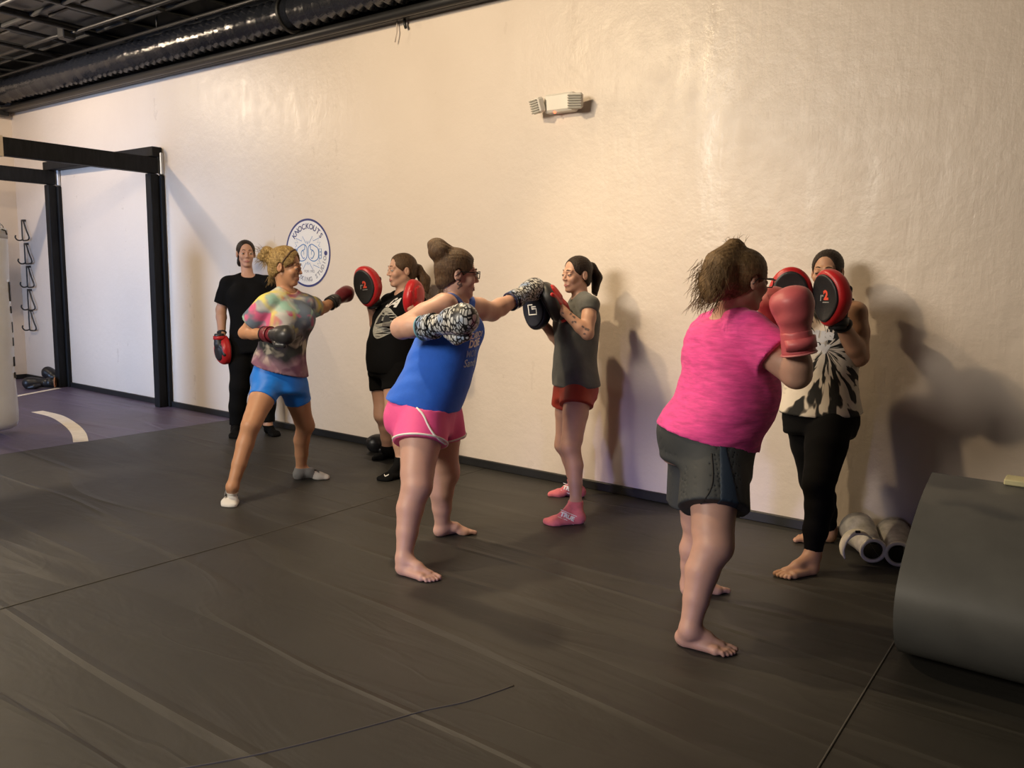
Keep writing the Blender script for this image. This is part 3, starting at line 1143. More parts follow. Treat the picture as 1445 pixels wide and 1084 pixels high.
def flatcap(a, b, ra, rb, over=0.2):
    """capsule from a that ends flat at b"""
    a = np.array(a, float); b = np.array(b, float); n = unit(b - a)
    f, lo, hi = cap(a, b + n * over * np.linalg.norm(b - a), ra, rb + (rb - ra) * over)
    return (lambda X, Y, Zz: np.maximum(f(X, Y, Zz), (X - b[0]) * n[0] + (Y - b[1]) * n[1] + (Zz - b[2]) * n[2])), lo, hi


def lerp(a, b, t):
    return np.array(a) * (1 - t) + np.array(b) * t


class Person:
    def __init__(self, label, sk, head, neck, secs, arms, legs, feet, bare=True, rad=None, bust=0.06, group=None, seat=0.0):
        self.sk = sk
        r = dict(sh=0.050, ua=0.046, el=0.040, fa=0.041, wr=0.027, hip=0.088, th=0.080, kn=0.056, ca=0.056, an=0.034, neck=0.047)
        r.update(rad or {})
        self.r = r
        h = self.h = Head(*head[0], **head[1])
        self.secs = secs
        nk = self.neck = np.array(neck)
        self.head = head_ops(h, head[2] if len(head) > 2 else 1.0)
        T = [('add', loft(secs, ext=(0.02, 0.01)), 0.02)]
        ch = secs[-2]
        f = facing(ch[1]); l = np.cross(Z, f)
        self.chest_f, self.chest_l = f, l
        self.bust = []
        if bust:
            for s in (-1, 1):
                c = np.array(ch[0]) + f * (ch[3] - bust * 0.62) + s * l * 0.078 - Z * 0.035
                self.bust.append(ell(c, (bust * 1.12, bust, bust * 1.12), (l, f, Z)))
        T += [('add', b, 0.04) for b in self.bust]
        self.seat = []
        if seat:
            hp = secs[1]; hf = facing(hp[1]); hl = np.cross(Z, hf)
            for s in (-1, 1):
                c = np.array(hp[0]) - hf * (hp[4] - seat * 0.75) + s * hl * 0.075 - Z * 0.05
                self.seat.append(ell(c, (seat, seat, seat * 1.05), (hl, hf, Z)))
        T += [('add', b, 0.05) for b in self.seat]
        self.traps = []
        self.arms = {}
        for s, a in arms.items():
            S_, E_, W_ = (np.array(p) for p in a[:3])
            self.traps.append(cap(lerp(nk, S_, 0.12) - Z * 0.005, S_, 0.045, r['sh']))
            m = lerp(E_, W_, 0.3)
            A = limb([S_, lerp(S_, E_, 0.45), E_, m, W_], [r['sh'], r['ua'], r['el'], r['fa'], r['wr']], 0.015)
            hd = a[3] if len(a) > 3 else None
            wd = unit(W_ - E_)
            if hd is None:          # a loose fist inside a glove or mitt
                A += [('add', cap(W_, W_ + wd * 0.06, r['wr'], 0.034), 0.015)]
            else:
                A += self.hand(W_, unit(hd[0]), unit(hd[1]), hd[2])
            self.arms[s] = (S_, E_, W_, A)
        T += [('add', t, 0.03) for t in self.traps]
        T += [('add', cap(nk - Z * 0.02, h.pt(0, -0.020, -0.055), r['neck'] * 1.08, r['neck'] * 0.96), 0.022)]
        self.torso = T
        self.legs = {}
        for s, g in legs.items():
            H_, K_, A_ = (np.array(p) for p in g)
            heel, toe = (np.array(p) for p in feet[s])
            heel[2] = toe[2] = 0.0
            fd = unit(toe - heel); sd = np.cross(Z, fd)
            back = -fd
            c = lerp(K_, A_, 0.32) + back * 0.012
            c2 = lerp(K_, A_, 0.64) + back * 0.006
            Lg = limb([H_, lerp(H_, K_, 0.4), lerp(H_, K_, 0.85), K_, c, c2, A_],
                      [r['hip'], r['th'], 0.25 * r['th'] + 0.75 * r['kn'], r['kn'] * 0.96, 0.5 * (r['ca'] + r['kn']) * 0.95, r['ca'] * 0.80, r['an']], 0.012)
            kf = unit(fd + 0.15 * unit(H_ - A_))
            Lg.append(('add', ell(K_ + fd * r['kn'] * 0.36, (r['kn'] * 0.66,) * 3), 0.045))
            med = 1.0 if s == 'R' else -1.0      # the inner side of the foot
            FT, SK = self.foot(heel, toe, A_, med)
            self.legs[s] = (H_, K_, A_, Lg, FT, SK, fd, sd, heel, toe)
        ops = list(self.torso)
        for a in self.arms.values():
            ops += a[3]
        for g in self.legs.values():
            ops += g[3] + (g[4] if bare else g[5])
        hm = np.array([o[1][1] for o in self.head]); hM = np.array([o[1][2] for o in self.head])
        lo, hi = hm.min(0) - 0.01, hM.max(0) + 0.01
        fine = [[(lo[i], hi[i], 0.0042)] for i in range(3)]
        if bare:
            for g in self.legs.values():
                q = np.stack([g[8], g[9]])
                for i in range(2):
                    fine[i].append((q[:, i].min() - 0.06, q[:, i].max() + 0.06, 0.005))
            fine[2].append((-0.02, 0.07, 0.004))
        self.body_ops = ops + self.head
        V, Q = field(self.body_ops, step=0.0085, fine=fine, cuts=[lambda X, Y, Zz: 0.001 - Zz + 0 * X + 0 * Y])
        self.o = link('person', npmesh('person', V, Q), sk)
        tag(self.o, label, 'person', group)

    def hand(self, W, d, palm, s):
        """an open, slightly curled hand; d along the fingers, palm faces PALM, s = side of the thumb"""
        x = unit(np.cross(d, palm)) * s
        o = [('add', cap(W, W + d * 0.05, 0.026, 0.022), 0.012)]
        for i, (off, L) in enumerate(((0.030, 0.072), (0.010, 0.080), (-0.010, 0.075), (-0.028, 0.058))):
            a = W + d * 0.045 + x * off * 0.75; k1 = W + d * 0.088 + x * off
            k2 = k1 + d * L * 0.5 + palm * L * 0.16; k3 = k2 + d * L * 0.34 + palm * L * 0.36
            o += [('add', cap(a, k1, 0.0135, 0.0105), 0.008), ('add', cap(k1, k2, 0.0092, 0.0085), 0.003), ('add', cap(k2, k3, 0.0085, 0.007), 0.002)]
        t1 = W + d * 0.03 + x * 0.022; t2 = t1 + d * 0.030 + x * 0.024 + palm * 0.012; t3 = t2 + d * 0.03 + x * 0.006 + palm * 0.012
        o += [('add', cap(t1, t2, 0.013, 0.0105), 0.008), ('add', cap(t2, t3, 0.0105, 0.008), 0.003)]
        return o

    def foot(self, heel, toe, ank, med):
        f = unit(toe - heel); L = np.linalg.norm(toe - heel); l = np.cross(Z, f) * med
        P = lambda u, v, w: heel + f * u * L + l * v + Z * w
        common = [('add', cap(P(0.15, 0, 0.036), P(0.12, 0, 0.030), 0.031, 0.030), 0.015),
                  ('add', cap(ank, P(0.17, 0, 0.035), self.r['an'], 0.031), 0.02),
                  ('add', cap(ank + f * 0.008, P(0.50, 0.008, 0.046), self.r['an'] * 0.9, 0.024), 0.025),
                  ('add', cap(P(0.50, 0.008, 0.044), P(0.74, 0.010, 0.022), 0.024, 0.016), 0.02),
                  ('add', cap(P(0.2, -0.008, 0.022), P(0.68, -0.026, 0.018), 0.024, 0.017), 0.015),
                  ('add', cap(P(0.62, 0.020, 0.022), P(0.74, 0.026, 0.018), 0.021, 0.018), 0.015),
                  ('add', cap(P(0.70, 0.028, 0.016), P(0.68, -0.028, 0.014), 0.017, 0.014), 0.012)]
        toes, box = [], []
        for off, tip, r0 in ((0.030, 1.0, 0.0125), (0.0105, 0.985, 0.0092), (-0.005, 0.95, 0.0086), (-0.019, 0.905, 0.0082), (-0.032, 0.85, 0.0080)):
            a = P(0.74, off * 0.95, 0.016); m = P((0.74 + tip) / 2, off, 0.017); t = P(tip, off * 1.02, r0 * 0.95) - f * r0
            toes += [('add', cap(a, m, r0 * 1.15, r0), 0.006), ('add', cap(m, t, r0 * 0.92, r0), 0.0025)]
            box += [('add', cap(a, t, 0.014, 0.0125), 0.02)]
        return common + toes, common + box

    # ---------------------------------------------------------------- clothes
    def torso_ops(self, e, top=None):
        top = min(e, 0.012) if top is None else top
        n = len(self.secs) - 1
        sc = []
        for i, q in enumerate(self.secs):
            g = e if i < n - 1 else (0.5 * (e + top) if i == n - 1 else top)
            sc.append((q[0], q[1], q[2] + g, q[3] + g, q[4] + g))
        o = [('add', loft(sc, ext=(0.05, 0.01)), 0.02)]
        o += [('add', xf(b, e * 0.8), 0.05) for b in self.bust]
        o += [('add', xf(b, e), 0.05) for b in self.seat]
        o += [('add', xf(t, top), 0.03) for t in self.traps]
        return o

    def arm_upper(self, s, t, e0, e1):
        S_, E_, W_, A = self.arms[s]
        r = self.r
        return [('add', flatcap(S_, lerp(S_, E_, t), r['sh'] + e0, (r['ua'] + (r['el'] - r['ua']) * t) + e1), 0.02)]

    def neck_cut(self, rr=0.072, drop=0.0, fwd=0.03):
        n = self.neck + self.chest_f * fwd
        return [('sub', cap(n - Z * drop + Z * rr * 0.75, n + Z * 0.2, rr, rr + 0.02), 0.01)]

    def socks(self, m, off=0.004, top=0.10, ops_extra=None, name='sock'):
        out = {}
        for s, g in self.legs.items():
            ank = g[2]
            ops = g[5] + [('add', cap(g[2], lerp(g[2], g[1], 0.3), self.r['an'], self.r['an'] * 1.15), 0.02)]
            out[s] = sdf(name, ops, m, self.o, step=0.006, off=off, cuts=[plane(ank + Z * (top - ank[2]), Z + 0.25 * g[6] * 0), lambda X, Y, Zz: 0.0004 - Zz + 0 * X + 0 * Y])
        return out


# ------------------------------------------------------------------ gloves and focus mitts
def frame(zdir, ydir):
    z = unit(zdir); y = unit(np.array(ydir) - z * (np.array(ydir) @ z)); x = np.cross(y, z)
    return np.stack([x, y, z])


_GL = {}


def glove_meshes(s):
    if s in _GL:
        return _GL[s]
    main = [('add', ell((0, 0.008, 0.080), (0.060, 0.050, 0.080)), 0), ('add', ell((0, 0.004, 0.118), (0.060, 0.056, 0.062)), 0.03),
            ('add', ell((0, -0.034, 0.105), (0.050, 0.028, 0.050)), 0.02), ('add', cap((0, 0, -0.015), (0, 0, 0.03), 0.043, 0.048), 0.03)]
    thumb = [('add', cap((s * 0.040, -0.018, 0.022), (s * 0.064, -0.026, 0.060), 0.024, 0.026), 0), ('add', cap((s * 0.064, -0.026, 0.060), (s * 0.056, -0.036, 0.108), 0.026, 0.021), 0.01)]
    cuff = [('add', cap((0, 0, -0.12), (0, 0, 0.01), 0.050, 0.044), 0)]
    a = npmesh('g', *field(main, step=0.006, disp=lambda X, Y, Zz: 0.0012 * np.sin(70 * Zz + 30 * X)))
    b = npmesh('t', *field(thumb, step=0.005))
    c = npmesh('c', *field(cuff, step=0.006, cuts=[plane((0, 0, -0.115), (0, 0, -1)), plane((0, 0, -0.014), (0, 0, 1)), lambda X, Y, Zz: 0.034 - np.sqrt(X * X + Y * Y) + 0 * Zz]))
    mb = MB()
    mb.tube([(0.0495 * math.cos(t), 0.0495 * math.sin(t), -0.115) for t in np.linspace(0, 2 * math.pi, 33)[:-1]], 0.005, 6, closed=True)
    st = MB()
    n = 25
    for rr in (0.0515,):
        V = []
        for i in range(n):
            t = -0.4 + 4.6 * i / (n - 1)
            for z in (-0.095, -0.045):
                V.append((rr * math.cos(t), rr * math.sin(t), z))
        st.add(V, [(2 * i, 2 * i + 1, 2 * i + 3, 2 * i + 2) for i in range(n - 1)], True)
    _GL[s] = (a, b, c, mb, st)
    return _GL[s]


def mset(me, m):
    c = me.copy()
    c.materials.clear()
    c.materials.append(m)
    return c


def glove(parent, org, R, side, m_main, m_cuff, m_trim, scale=1.0, label=None, cat=None, group=None, m_thumb=None):
    a, b, c, tr, st = glove_meshes(side)
    Mx = Matrix.Identity(4)
    for i in range(3):
        for j in range(3):
            Mx[i][j] = R[j][i] * (scale[j] if hasattr(scale, '__len__') else scale)
        Mx[i][3] = org[i]
    g = link('boxing_glove', mset(a, m_main))
    g.data.name = 'boxing_glove'
    if parent is not None:
        g.parent = parent
    g.matrix_world = Mx
    if parent is None:
        tag(g, label, cat or 'boxing glove', group)
    elif label:
        g['label'] = label
    link('thumb', mset(b, m_thumb or m_main), None, g)
    link('cuff', mset(c, m_cuff), None, g)
    tr.build('cuff_piping', m_trim, g)
    so = st.build('wrist_strap', m_cuff, g)
    md = so.modifiers.new('thick', 'SOLIDIFY'); md.thickness = 0.003
    return g


def egg(hx, hz, h, rr, y0=0.0, narrow=0.30, bend=1.7):
    def fn(X, Y, Zz):
        w = hx * (1 - narrow * np.clip((-Zz - 0.01) / hz, 0, 1) ** 1.5)
        k0 = np.sqrt((X / w) ** 2 + (Zz / hz) ** 2) + 1e-6
        k1 = np.sqrt((X / w ** 2) ** 2 + (Zz / hz ** 2) ** 2) + 1e-6
        e = k0 * (k0 - 1) / k1 + rr
        q = np.abs(Y - y0 - bend * (Zz * Zz) * 0.8 - bend * 0.25 * X * X) - h + rr
        return np.sqrt(np.maximum(e, 0) ** 2 + np.maximum(q, 0) ** 2) + np.minimum(np.maximum(e, q), 0) - rr
    return fn, np.array([-hx, y0 - h, -hz]), np.array([hx, y0 + h + bend * hz * hz, hz])


_MT = []


def mitt_meshes():
    if not _MT:
        rim = npmesh('r', *field([('add', egg(0.098, 0.128, 0.040, 0.032, y0=-0.010), 0)], step=0.005))
        pad = npmesh('p', *field([('add', egg(0.080, 0.108, 0.010, 0.008, y0=0.0285), 0)], step=0.005))
        pk = [('add', ell((0, -0.036, 0.012), (0.066, 0.028, 0.080)), 0), ('add', cap((0, -0.034, -0.06), (0, -0.030, -0.14), 0.044, 0.040), 0.03)]
        for i, x in enumerate((-0.036, -0.013, 0.011, 0.034)):
            pk.append(('add', cap((x * 0.9, -0.050, 0.0), (x, -0.040, 0.078 - 0.012 * abs(i - 1.5)), 0.016, 0.014), 0.008))
        pk.append(('add', cap((-0.05, -0.035, -0.03), (-0.075, -0.03, 0.035), 0.020, 0.017), 0.012))
        pocket = npmesh('k', *field(pk, step=0.005, cuts=[plane((0, 0, -0.145), (0, 0, -1))]))
        st = MB(); n = 29; V = []
        for i in range(n):
            t = 2 * math.pi * i / (n - 1)
            for z in (-0.125, -0.095):
                V.append((0.046 * math.cos(t), -0.031 + 0.046 * math.sin(t), z))
        st.add(V, [(2 * i, 2 * i + 1, 2 * i + 3, 2 * i + 2) for i in range(n - 1)], True)
        _MT.extend([rim, pad, pocket, st])
    return _MT


def mitt(label, org, R, m_rim, m_pad, m_back, m_strap, logo=None, scale=1.0, group=None):
    rim, pad, pocket, st = mitt_meshes()
    Mx = Matrix.Identity(4)
    for i in range(3):
        for j in range(3):
            Mx[i][j] = R[j][i] * scale
        Mx[i][3] = org[i]
    root = bpy.data.objects.new('focus_mitt', None); COL.objects.link(root)
    root.empty_display_size = 0.05
    root.matrix_world = Mx
    tag(root, label, 'focus mitt', group)
    link('rim', mset(rim, m_rim), None, root)
    po = link('pad', mset(pad, m_pad), None, root)
    link('hand_pocket', mset(pocket, m_back), None, root)
    so = st.build('wrist_strap', m_strap, root)
    md = so.modifiers.new('thick', 'SOLIDIFY'); md.thickness = 0.004
    if logo:
        tr = bvh_of(po)
        for shapes, m in logo():
            conform('logo', shapes, m, po, tr, (0, 0, 0), (-1, 0, 0), (0, 0, 1), lift=0.0012, back=0.2)
    return root


M_RED = mat('red_vinyl', (0.50, 0.018, 0.022), 0.36, var=0.12, vscale=12, bump=0.1, bscale=90)
M_BLK = mat('black_vinyl_pad', (0.022, 0.022, 0.024), 0.42, var=0.2, vscale=20, bump=0.15, bscale=140)
M_BLKCLOTH = mat('black_mesh_cloth', (0.014, 0.014, 0.015), 0.75, bump=0.3, bscale=200)
M_LOGO_R = mat('logo_red', (0.80, 0.10, 0.06), 0.45)
M_LOGO_G = mat('logo_grey', (0.30, 0.30, 0.30), 0.45)
M_WHITE = mat('white_print', (0.78, 0.77, 0.75), 0.55)


def logo_two():
    V, F = text_shape('2', 0.056, 0.003)
    yield [([(v[0] + 0.012, v[1] + 0.012, 0) for v in V], F)], M_LOGO_R
    V, F = text_shape('r', 0.056, 0.001, 0.15)
    yield [([(v[0] - 0.018, v[1] + 0.006, 0) for v in V], F), poly2([(-0.010, -0.020), (0.030, -0.020), (0.030, -0.0155), (-0.010, -0.0155)])], M_LOGO_G


def logo_square():
    w = 0.008
    a = 0.03
    yield [stroke2([(-x, -y) for x, y in ((a * 0.2, a), (-a, a), (-a, -a), (a, -a), (a, 0.004), (-0.004, 0.004), (-0.004, a * 0.55), (a, a * 0.55))], w)], M_WHITE


def glasses(h, body, m, name='glasses'):
    root = bpy.data.objects.new(name, None); COL.objects.link(root); root.parent = body
    for s in (-1, 1):
        P = [h.pt(s * (0.033 + 0.024 * a), 0.106 - 0.006 * abs(a), 0.004 + 0.017 * b) for a, b in ((-1, 0.9), (-0.6, 1), (0.7, 1), (1, 0.8), (1, -0.3), (0.7, -0.95), (-0.5, -1), (-0.95, -0.5))]
        MB().tube(P, 0.0024, 6, closed=True).build('lens_rim', m, root)
        MB().tube([h.pt(s * 0.057, 0.101, 0.014), h.pt(s * 0.080, 0.085, 0.014), h.pt(s * 0.083, 0.0, 0.012), h.pt(s * 0.080, -0.025, -0.012)], 0.0026, 6).build('temple', m, root)
    MB().tube([h.pt(-0.010, 0.106, 0.012), h.pt(0, 0.109, 0.016), h.pt(0.010, 0.106, 0.012)], 0.0024, 6).build('bridge', m, root)
    return root


def stray(name, m, body, starts, dirs, n, L, r=0.0009, droop=0.4, seed=1, curl=0.02):
    """loose strands, one mesh"""
    rnd = random.Random(seed)
    mb = MB()
    for i in range(n):
        p = np.array(starts(rnd)); d = unit(dirs(rnd, p))
        l = L * rnd.uniform(0.5, 1.1); pts = [p]
        for k in range(6):
            d = unit(d + np.array([rnd.uniform(-1, 1), rnd.uniform(-1, 1), rnd.uniform(-1, 1)]) * curl * 8 - Z * droop * 0.3)
            pts.append(pts[-1] + d * l / 6)
        mb.tube(pts, [r, r, r, r, r * 0.9, r * 0.7, r * 0.3], 4, caps=False)
    return mb.build(name, m, body)

# ------------------------------------------------------------------ the people
def sec(px, py, d, phi, a, bf, bb):
    return (at(px, py, d), phi, a, bf, bb)


def ground(hx, hy, tx, ty, L=0.235):
    h, t = onz(hx, hy), onz(tx, ty)
    m = (h + t) / 2
    u = unit(t - h)
    return (m - u * L / 2, m + u * L / 2)


LIP = mat('lip_rose', (0.42, 0.16, 0.14), 0.4)
BROW = mat('brow_brown', (0.05, 0.028, 0.016), 0.7)
SK = {k: skin('skin_' + k, c) for k, c in dict(a=(0.52, 0.29, 0.20), b=(0.50, 0.26, 0.15), c=(0.52, 0.30, 0.21), d=(0.56, 0.33, 0.25), e=(0.52, 0.30, 0.21), f=(0.53, 0.31, 0.23), g=(0.48, 0.27, 0.17)).items()}
HR_DARK = hair_mat('hair_dark_brown', (0.009, 0.005, 0.004), (0.036, 0.020, 0.012))
HR_BROWN = hair_mat('hair_brown', (0.030, 0.016, 0.009), (0.15, 0.085, 0.04))
HR_LIGHT = hair_mat('hair_light_brown', (0.06, 0.035, 0.017), (0.30, 0.185, 0.085))
HR_BLOND = hair_mat('hair_blond', (0.10, 0.055, 0.02), (0.55, 0.38, 0.15))


def cloth(name, c, rough=0.8, var=0.08, bump=0.35):
    return mat(name, c, rough, var=var, vscale=22, bump=bump, bscale=26, bdist=0.006, sheen=0.15)


# ---- 1: woman in black at the back, watching
d = 7.0
P1 = Person('woman in black t-shirt and long black pants standing watching near the wall', SK['a'],
    (( at(347, 358.5, d), 24), dict(pitch=0, s=1.0)), at(350, 391, d),
    [sec(358, 490, d, 10, .170, .115, .135), sec(357, 474, d, 10, .178, .125, .135), sec(355, 450, d, 10, .160, .125, .115),
     sec(353, 428, d, 10, .168, .13, .115), sec(352, 411, d, 10, .172, .115, .11), sec(350, 396, d, 10, .135, .065, .065)],
    {'R': (at(323, 402, 6.98), at(312, 437, 7.0), at(313, 473, 6.90)),
     'L': (at(379, 402, 7.02), at(395, 437, 7.06), at(391, 474, 6.98), (-Z, np.cross(facing(10), Z), 1))},
    {'R': (at(343, 484, d), at(338, 546, d - 0.03), at(333, 604, 7.03)), 'L': (at(371, 484, d), at(376, 544, d - 0.03), at(378, 599, 6.98))},
    {'R': ground(333, 609, 331, 623), 'L': ground(374, 609, 394, 618)}, bare=False,
    rad=dict(sh=.058, ua=.052, el=.043, fa=.043, wr=.029, hip=.095, th=.086, kn=.06, ca=.056), bust=0.06)
b = P1.o
face_parts(P1.h, b, LIP, mat('brow_black', (0.02, 0.012, 0.008), 0.7))
M_TEE1 = blackcloth('black_cotton')
ops = P1.torso_ops(0.020) + P1.arm_upper('R', 0.78, 0.022, 0.030) + P1.arm_upper('L', 0.78, 0.022, 0.030) + P1.neck_cut(0.066)
sdf('t_shirt', ops, M_TEE1, b, step=0.009, cuts=[plane(at(357, 476, d), -Z)], disp=folds(0.004, 26, 1))
M_PANT1 = blackcloth('black_fleece')
ops = [('add', loft(P1.secs[:3], grow=0.014, ext=(0.06, 0.0)), .02)]
for s in 'RL':
    H_, K_, A_ = P1.legs[s][:3]
    ops += limb([H_, lerp(H_, K_, .5), K_, lerp(K_, A_, .5), lerp(K_, A_, 0.93)], [.105, .098, .080, .072, .058], .03)
    ops[-1] = ('add', flatcap(lerp(K_, A_, .5), lerp(K_, A_, 0.93), .072, .058), .03)
sdf('pants', ops, M_PANT1, b, step=0.009, cuts=[plane(at(356, 462, d), Z)], disp=folds(0.004, 24, 4))
P1.socks(blackcloth('black_sock_knit'), top=0.085)
h = P1.h
ops = hair_cap(h, 0.005, extra=[(h.cap((-0.03, -0.09, -0.02), (-0.035, -0.10, -0.07), 0.035, 0.028), .02), (h.cap((-0.035, -0.10, -0.07), (-0.04, -0.085, -0.16), 0.028, 0.016), .02)])
sdf('hair', ops, HR_DARK, b, step=0.005, cuts=[h.plane((0, 0.018, -0.005), (0, 0.62, -0.78))], disp=strands(0.0016, h))
S_, E_, W_ = P1.arms['R'][:3]
wt = unit(W_ - E_)
mb = MB(); wc = W_ - wt * 0.025
sd_ = unit(np.cross(wt, TH))
mb.tube([wc + 0.034 * (math.cos(t) * sd_ + math.sin(t) * np.cross(wt, sd_)) for t in np.linspace(0, 2 * math.pi, 25)[:-1]], 0.007, 8, closed=True)
wa = mb.build('smartwatch', mat('watch_band_black', (0.015, 0.015, 0.016), 0.5), b)
MB().box((-0.018, -0.005, -0.020), (0.018, 0.006, 0.020), 0.004, axes=(sd_, TH, wt), org=wc + TH * 0.035 - RH * 0.008).build('watch_face', mat('watch_glass', (0.03, 0.03, 0.035), 0.1), wa)
mitt('red and black focus mitt hanging at the side of the woman in black', at(315, 494, 6.88), frame(-Z + 0.03 * RH, -0.75 * TH + 0.65 * RH), M_RED, M_BLK, M_BLK, M_RED, logo_two, 0.98)

# ---- 2: woman in tie dye, punching
M_TD = bpy.data.materials.new('pastel_tie_dye'); t = NT(M_TD)
def blot(seed, scale, lo, hi):
    n = t.noise(t.coords((1, 1, 1), (seed, seed * 1.7, seed * 0.3)), scale, 2.5, 0.5, 0.7).outputs[0]
    return t.ramp(n, [(lo, 0.0), (hi, 1.0)])


c_ = t.mix(blot(1.2, 5.0, 0.42, 0.56), (0.13, 0.17, 0.24), (0.58, 0.57, 0.55))
c_ = t.mix(blot(4.1, 7.0, 0.52, 0.62), c_, (0.62, 0.12, 0.26))
c_ = t.mix(blot(7.7, 5.5, 0.53, 0.63), c_, (0.70, 0.62, 0.16))
bright = t.mix(blot(9.9, 6.0, 0.54, 0.64), c_, (0.32, 0.54, 0.46))
c_ = t.mix(blot(2.9, 7.0, 0.42, 0.58), (0.030, 0.034, 0.036), (0.12, 0.10, 0.13))
c_ = t.mix(blot(6.3, 9.0, 0.55, 0.66), c_, (0.46, 0.42, 0.34))
dark = c_
hemc = t.mix(blot(3.3, 8.0, 0.45, 0.6), (0.20, 0.085, 0.15), (0.36, 0.22, 0.28))
n1 = t.noise(t.coords((1, 1, 1), (5, 5, 5)), 5.0, 2, 0.5).outputs[0]
sx = t.n('ShaderNodeSeparateXYZ'); t.l(t.tc.outputs['Object'], sx.inputs[0])
zz = t.math('ADD', sx.outputs[2], t.math('MULTIPLY', t.math('SUBTRACT', n1, 0.5), 0.30))
z_a = float(at(404, 462, 5.1)[2]); z_b = float(at(395, 503, 5.1)[2])
c_ = t.mix(t.math('ADD', t.math('MULTIPLY', t.math('SUBTRACT', zz, z_b), 16.0), 0.5), hemc, dark)
t.l(t.mix(t.math('ADD', t.math('MULTIPLY', t.math('SUBTRACT', zz, z_a), 14.0), 0.5), c_, bright), t.p.inputs['Base Color'])
for nd in M_TD.node_tree.nodes:
    if nd.bl_idname == 'ShaderNodeMix':
        nd.clamp_factor = True
t.p.inputs['Roughness'].default_value = 0.8
t.bump(t.noise(t.coords(), 26, 4, .6).outputs[0], 0.35, 0.006)

P2 = Person('woman in pastel tie dye t-shirt and bright blue shorts throwing a punch', SK['b'],
    ((at(403, 377, 5.13), 86), dict(pitch=6, s=1.0)), at(404, 411, 5.17),
    [sec(395, 550, 5.17, 35, .160, .105, .125), sec(394, 530, 5.17, 35, .165, .105, .13), sec(397, 495, 5.16, 42, .130, .10, .10),
     sec(402, 465, 5.15, 50, .135, .105, .10), sec(404, 443, 5.15, 52, .145, .10, .10), sec(405, 422, 5.15, 52, .125, .06, .06)],
    {'R': (at(376, 431, 5.03), at(345, 470, 5.10), at(384, 472, 4.93)), 'L': (at(429, 430, 5.27), at(450, 438, 5.48), at(475, 423, 5.65))},
    {'R': (at(378, 543, 5.10), at(354, 600, 4.93), at(328, 687, 4.85)), 'L': (at(415, 545, 5.24), at(430, 601, 5.38), at(425, 662, 5.52))},
    {'R': ground(329, 698, 322, 721), 'L': ground(415, 676, 464, 675)}, bare=False,
    rad=dict(sh=.048, ua=.042, el=.037, fa=.038, wr=.026, hip=.085, th=.076, kn=.056, ca=.054, an=.033), bust=0.055, seat=0.075)
b = P2.o
face_parts(P2.h, b, LIP, BROW, closed=0.5)
ops = P2.torso_ops(0.024) + P2.arm_upper('R', 0.62, 0.024, 0.036) + P2.arm_upper('L', 0.62, 0.024, 0.036) + P2.neck_cut(0.066, fwd=0.035)
n_ = unit(at(358, 508, 5.1) - at(427, 531, 5.1)); up_ = unit(np.cross(np.cross(n_, Z), n_))
sdf('t_shirt', ops, M_TD, b, step=0.007, cuts=[plane(at(393, 521, 5.17), -(up_ if up_[2] > 0 else -up_))], disp=folds(0.0045, 24, 2), shell=0.014)
sh = [('add', loft(P2.secs[:3], ext=(0.02, 0)), .02)] + [('add', q, .05) for q in P2.seat]
for s in 'RL':
    H_, K_ = P2.legs[s][:2]
    sh.append(('add', flatcap(H_, lerp(H_, K_, .34 if s == 'R' else .36), .086, .080), .03))
sdf('shorts', sh, mat('bright_blue_spandex', (0.004, 0.19, 0.78), 0.5, bump=0.15, bscale=40, sheen=.1), b, step=0.007, off=0.005, cuts=[plane(at(395, 505, 5.17), Z)], disp=folds(0.0012, 60, 3))
ms = bpy.data.materials.new('grey_white_sock'); t = NT(ms)
sx = t.n('ShaderNodeSeparateXYZ'); t.l(t.coords(), sx.inputs[0])
t.p.inputs['Base Color'].default_value = (0.72, 0.70, 0.68, 1); t.p.inputs['Roughness'].default_value = 0.85
t.bump(t.noise(t.coords(), 180, 3).outputs[0], 0.3, 0.003)
MS_GREY = cloth('grey_sock_knit', (0.17, 0.17, 0.175))
so = P2.socks(ms, top=0.075)
for s in 'RL':      # grey ankle half and a small dark emblem over the toes
    H_, K_, A_, Lg, FT, SKo, fd, sd, heel, toe = P2.legs[s]
    sdf('sock_heel', SKo + [('add', cap(A_, lerp(A_, K_, 0.3), P2.r['an'], P2.r['an'] * 1.15), .02)], MS_GREY, so[s], step=0.006, off=0.0052,
        cuts=[plane(A_ + Z * (0.077 - A_[2]), Z), plane(lerp(heel, toe, 0.58) + Z * 0.03, fd - 0.3 * Z), lambda X, Y, Zz: 0.0006 - Zz + 0 * X + 0 * Y])
    tree = bvh_of(so[s])
    U = unit(fd); Rr = np.cross(U, Z)
    em = [stroke2(catmull([(-.027, y * .017), (-.016, y * .006), (0, y * .003), (.016, y * .006), (.027, y * .017)], 12), .0075) for y in (1, -1)]
    conform('emblem', em, M_BLKCLOTH, so[s], tree, lerp(heel, toe, 0.66) + Z * 0.1, -Rr if np.cross(-Rr, U)[2] > 0 else Rr, U, lift=0.003, back=0.2)
h = P2.h
bun = h.pt(0.0, -0.135, 0.055)
ops = hair_cap(h, 0.015, extra=[(h.ell((0, -0.135, 0.058), (0.045, 0.042, 0.045)), .015), (h.ell((0.01, -0.165, 0.045), (0.028, 0.024, 0.03)), .012), (h.ell((-0.01, -0.12, 0.095), (0.03, 0.03, 0.022)), .012)])
hr = sdf('hair', ops, HR_BLOND, b, step=0.005, cuts=[h.plane((0, 0.018, -0.005), (0, 0.62, -0.78))], disp=lambda X, Y, Zz: strands(0.003, h)(X, Y, Zz) + folds(0.004, 90, 2)(X, Y, Zz))
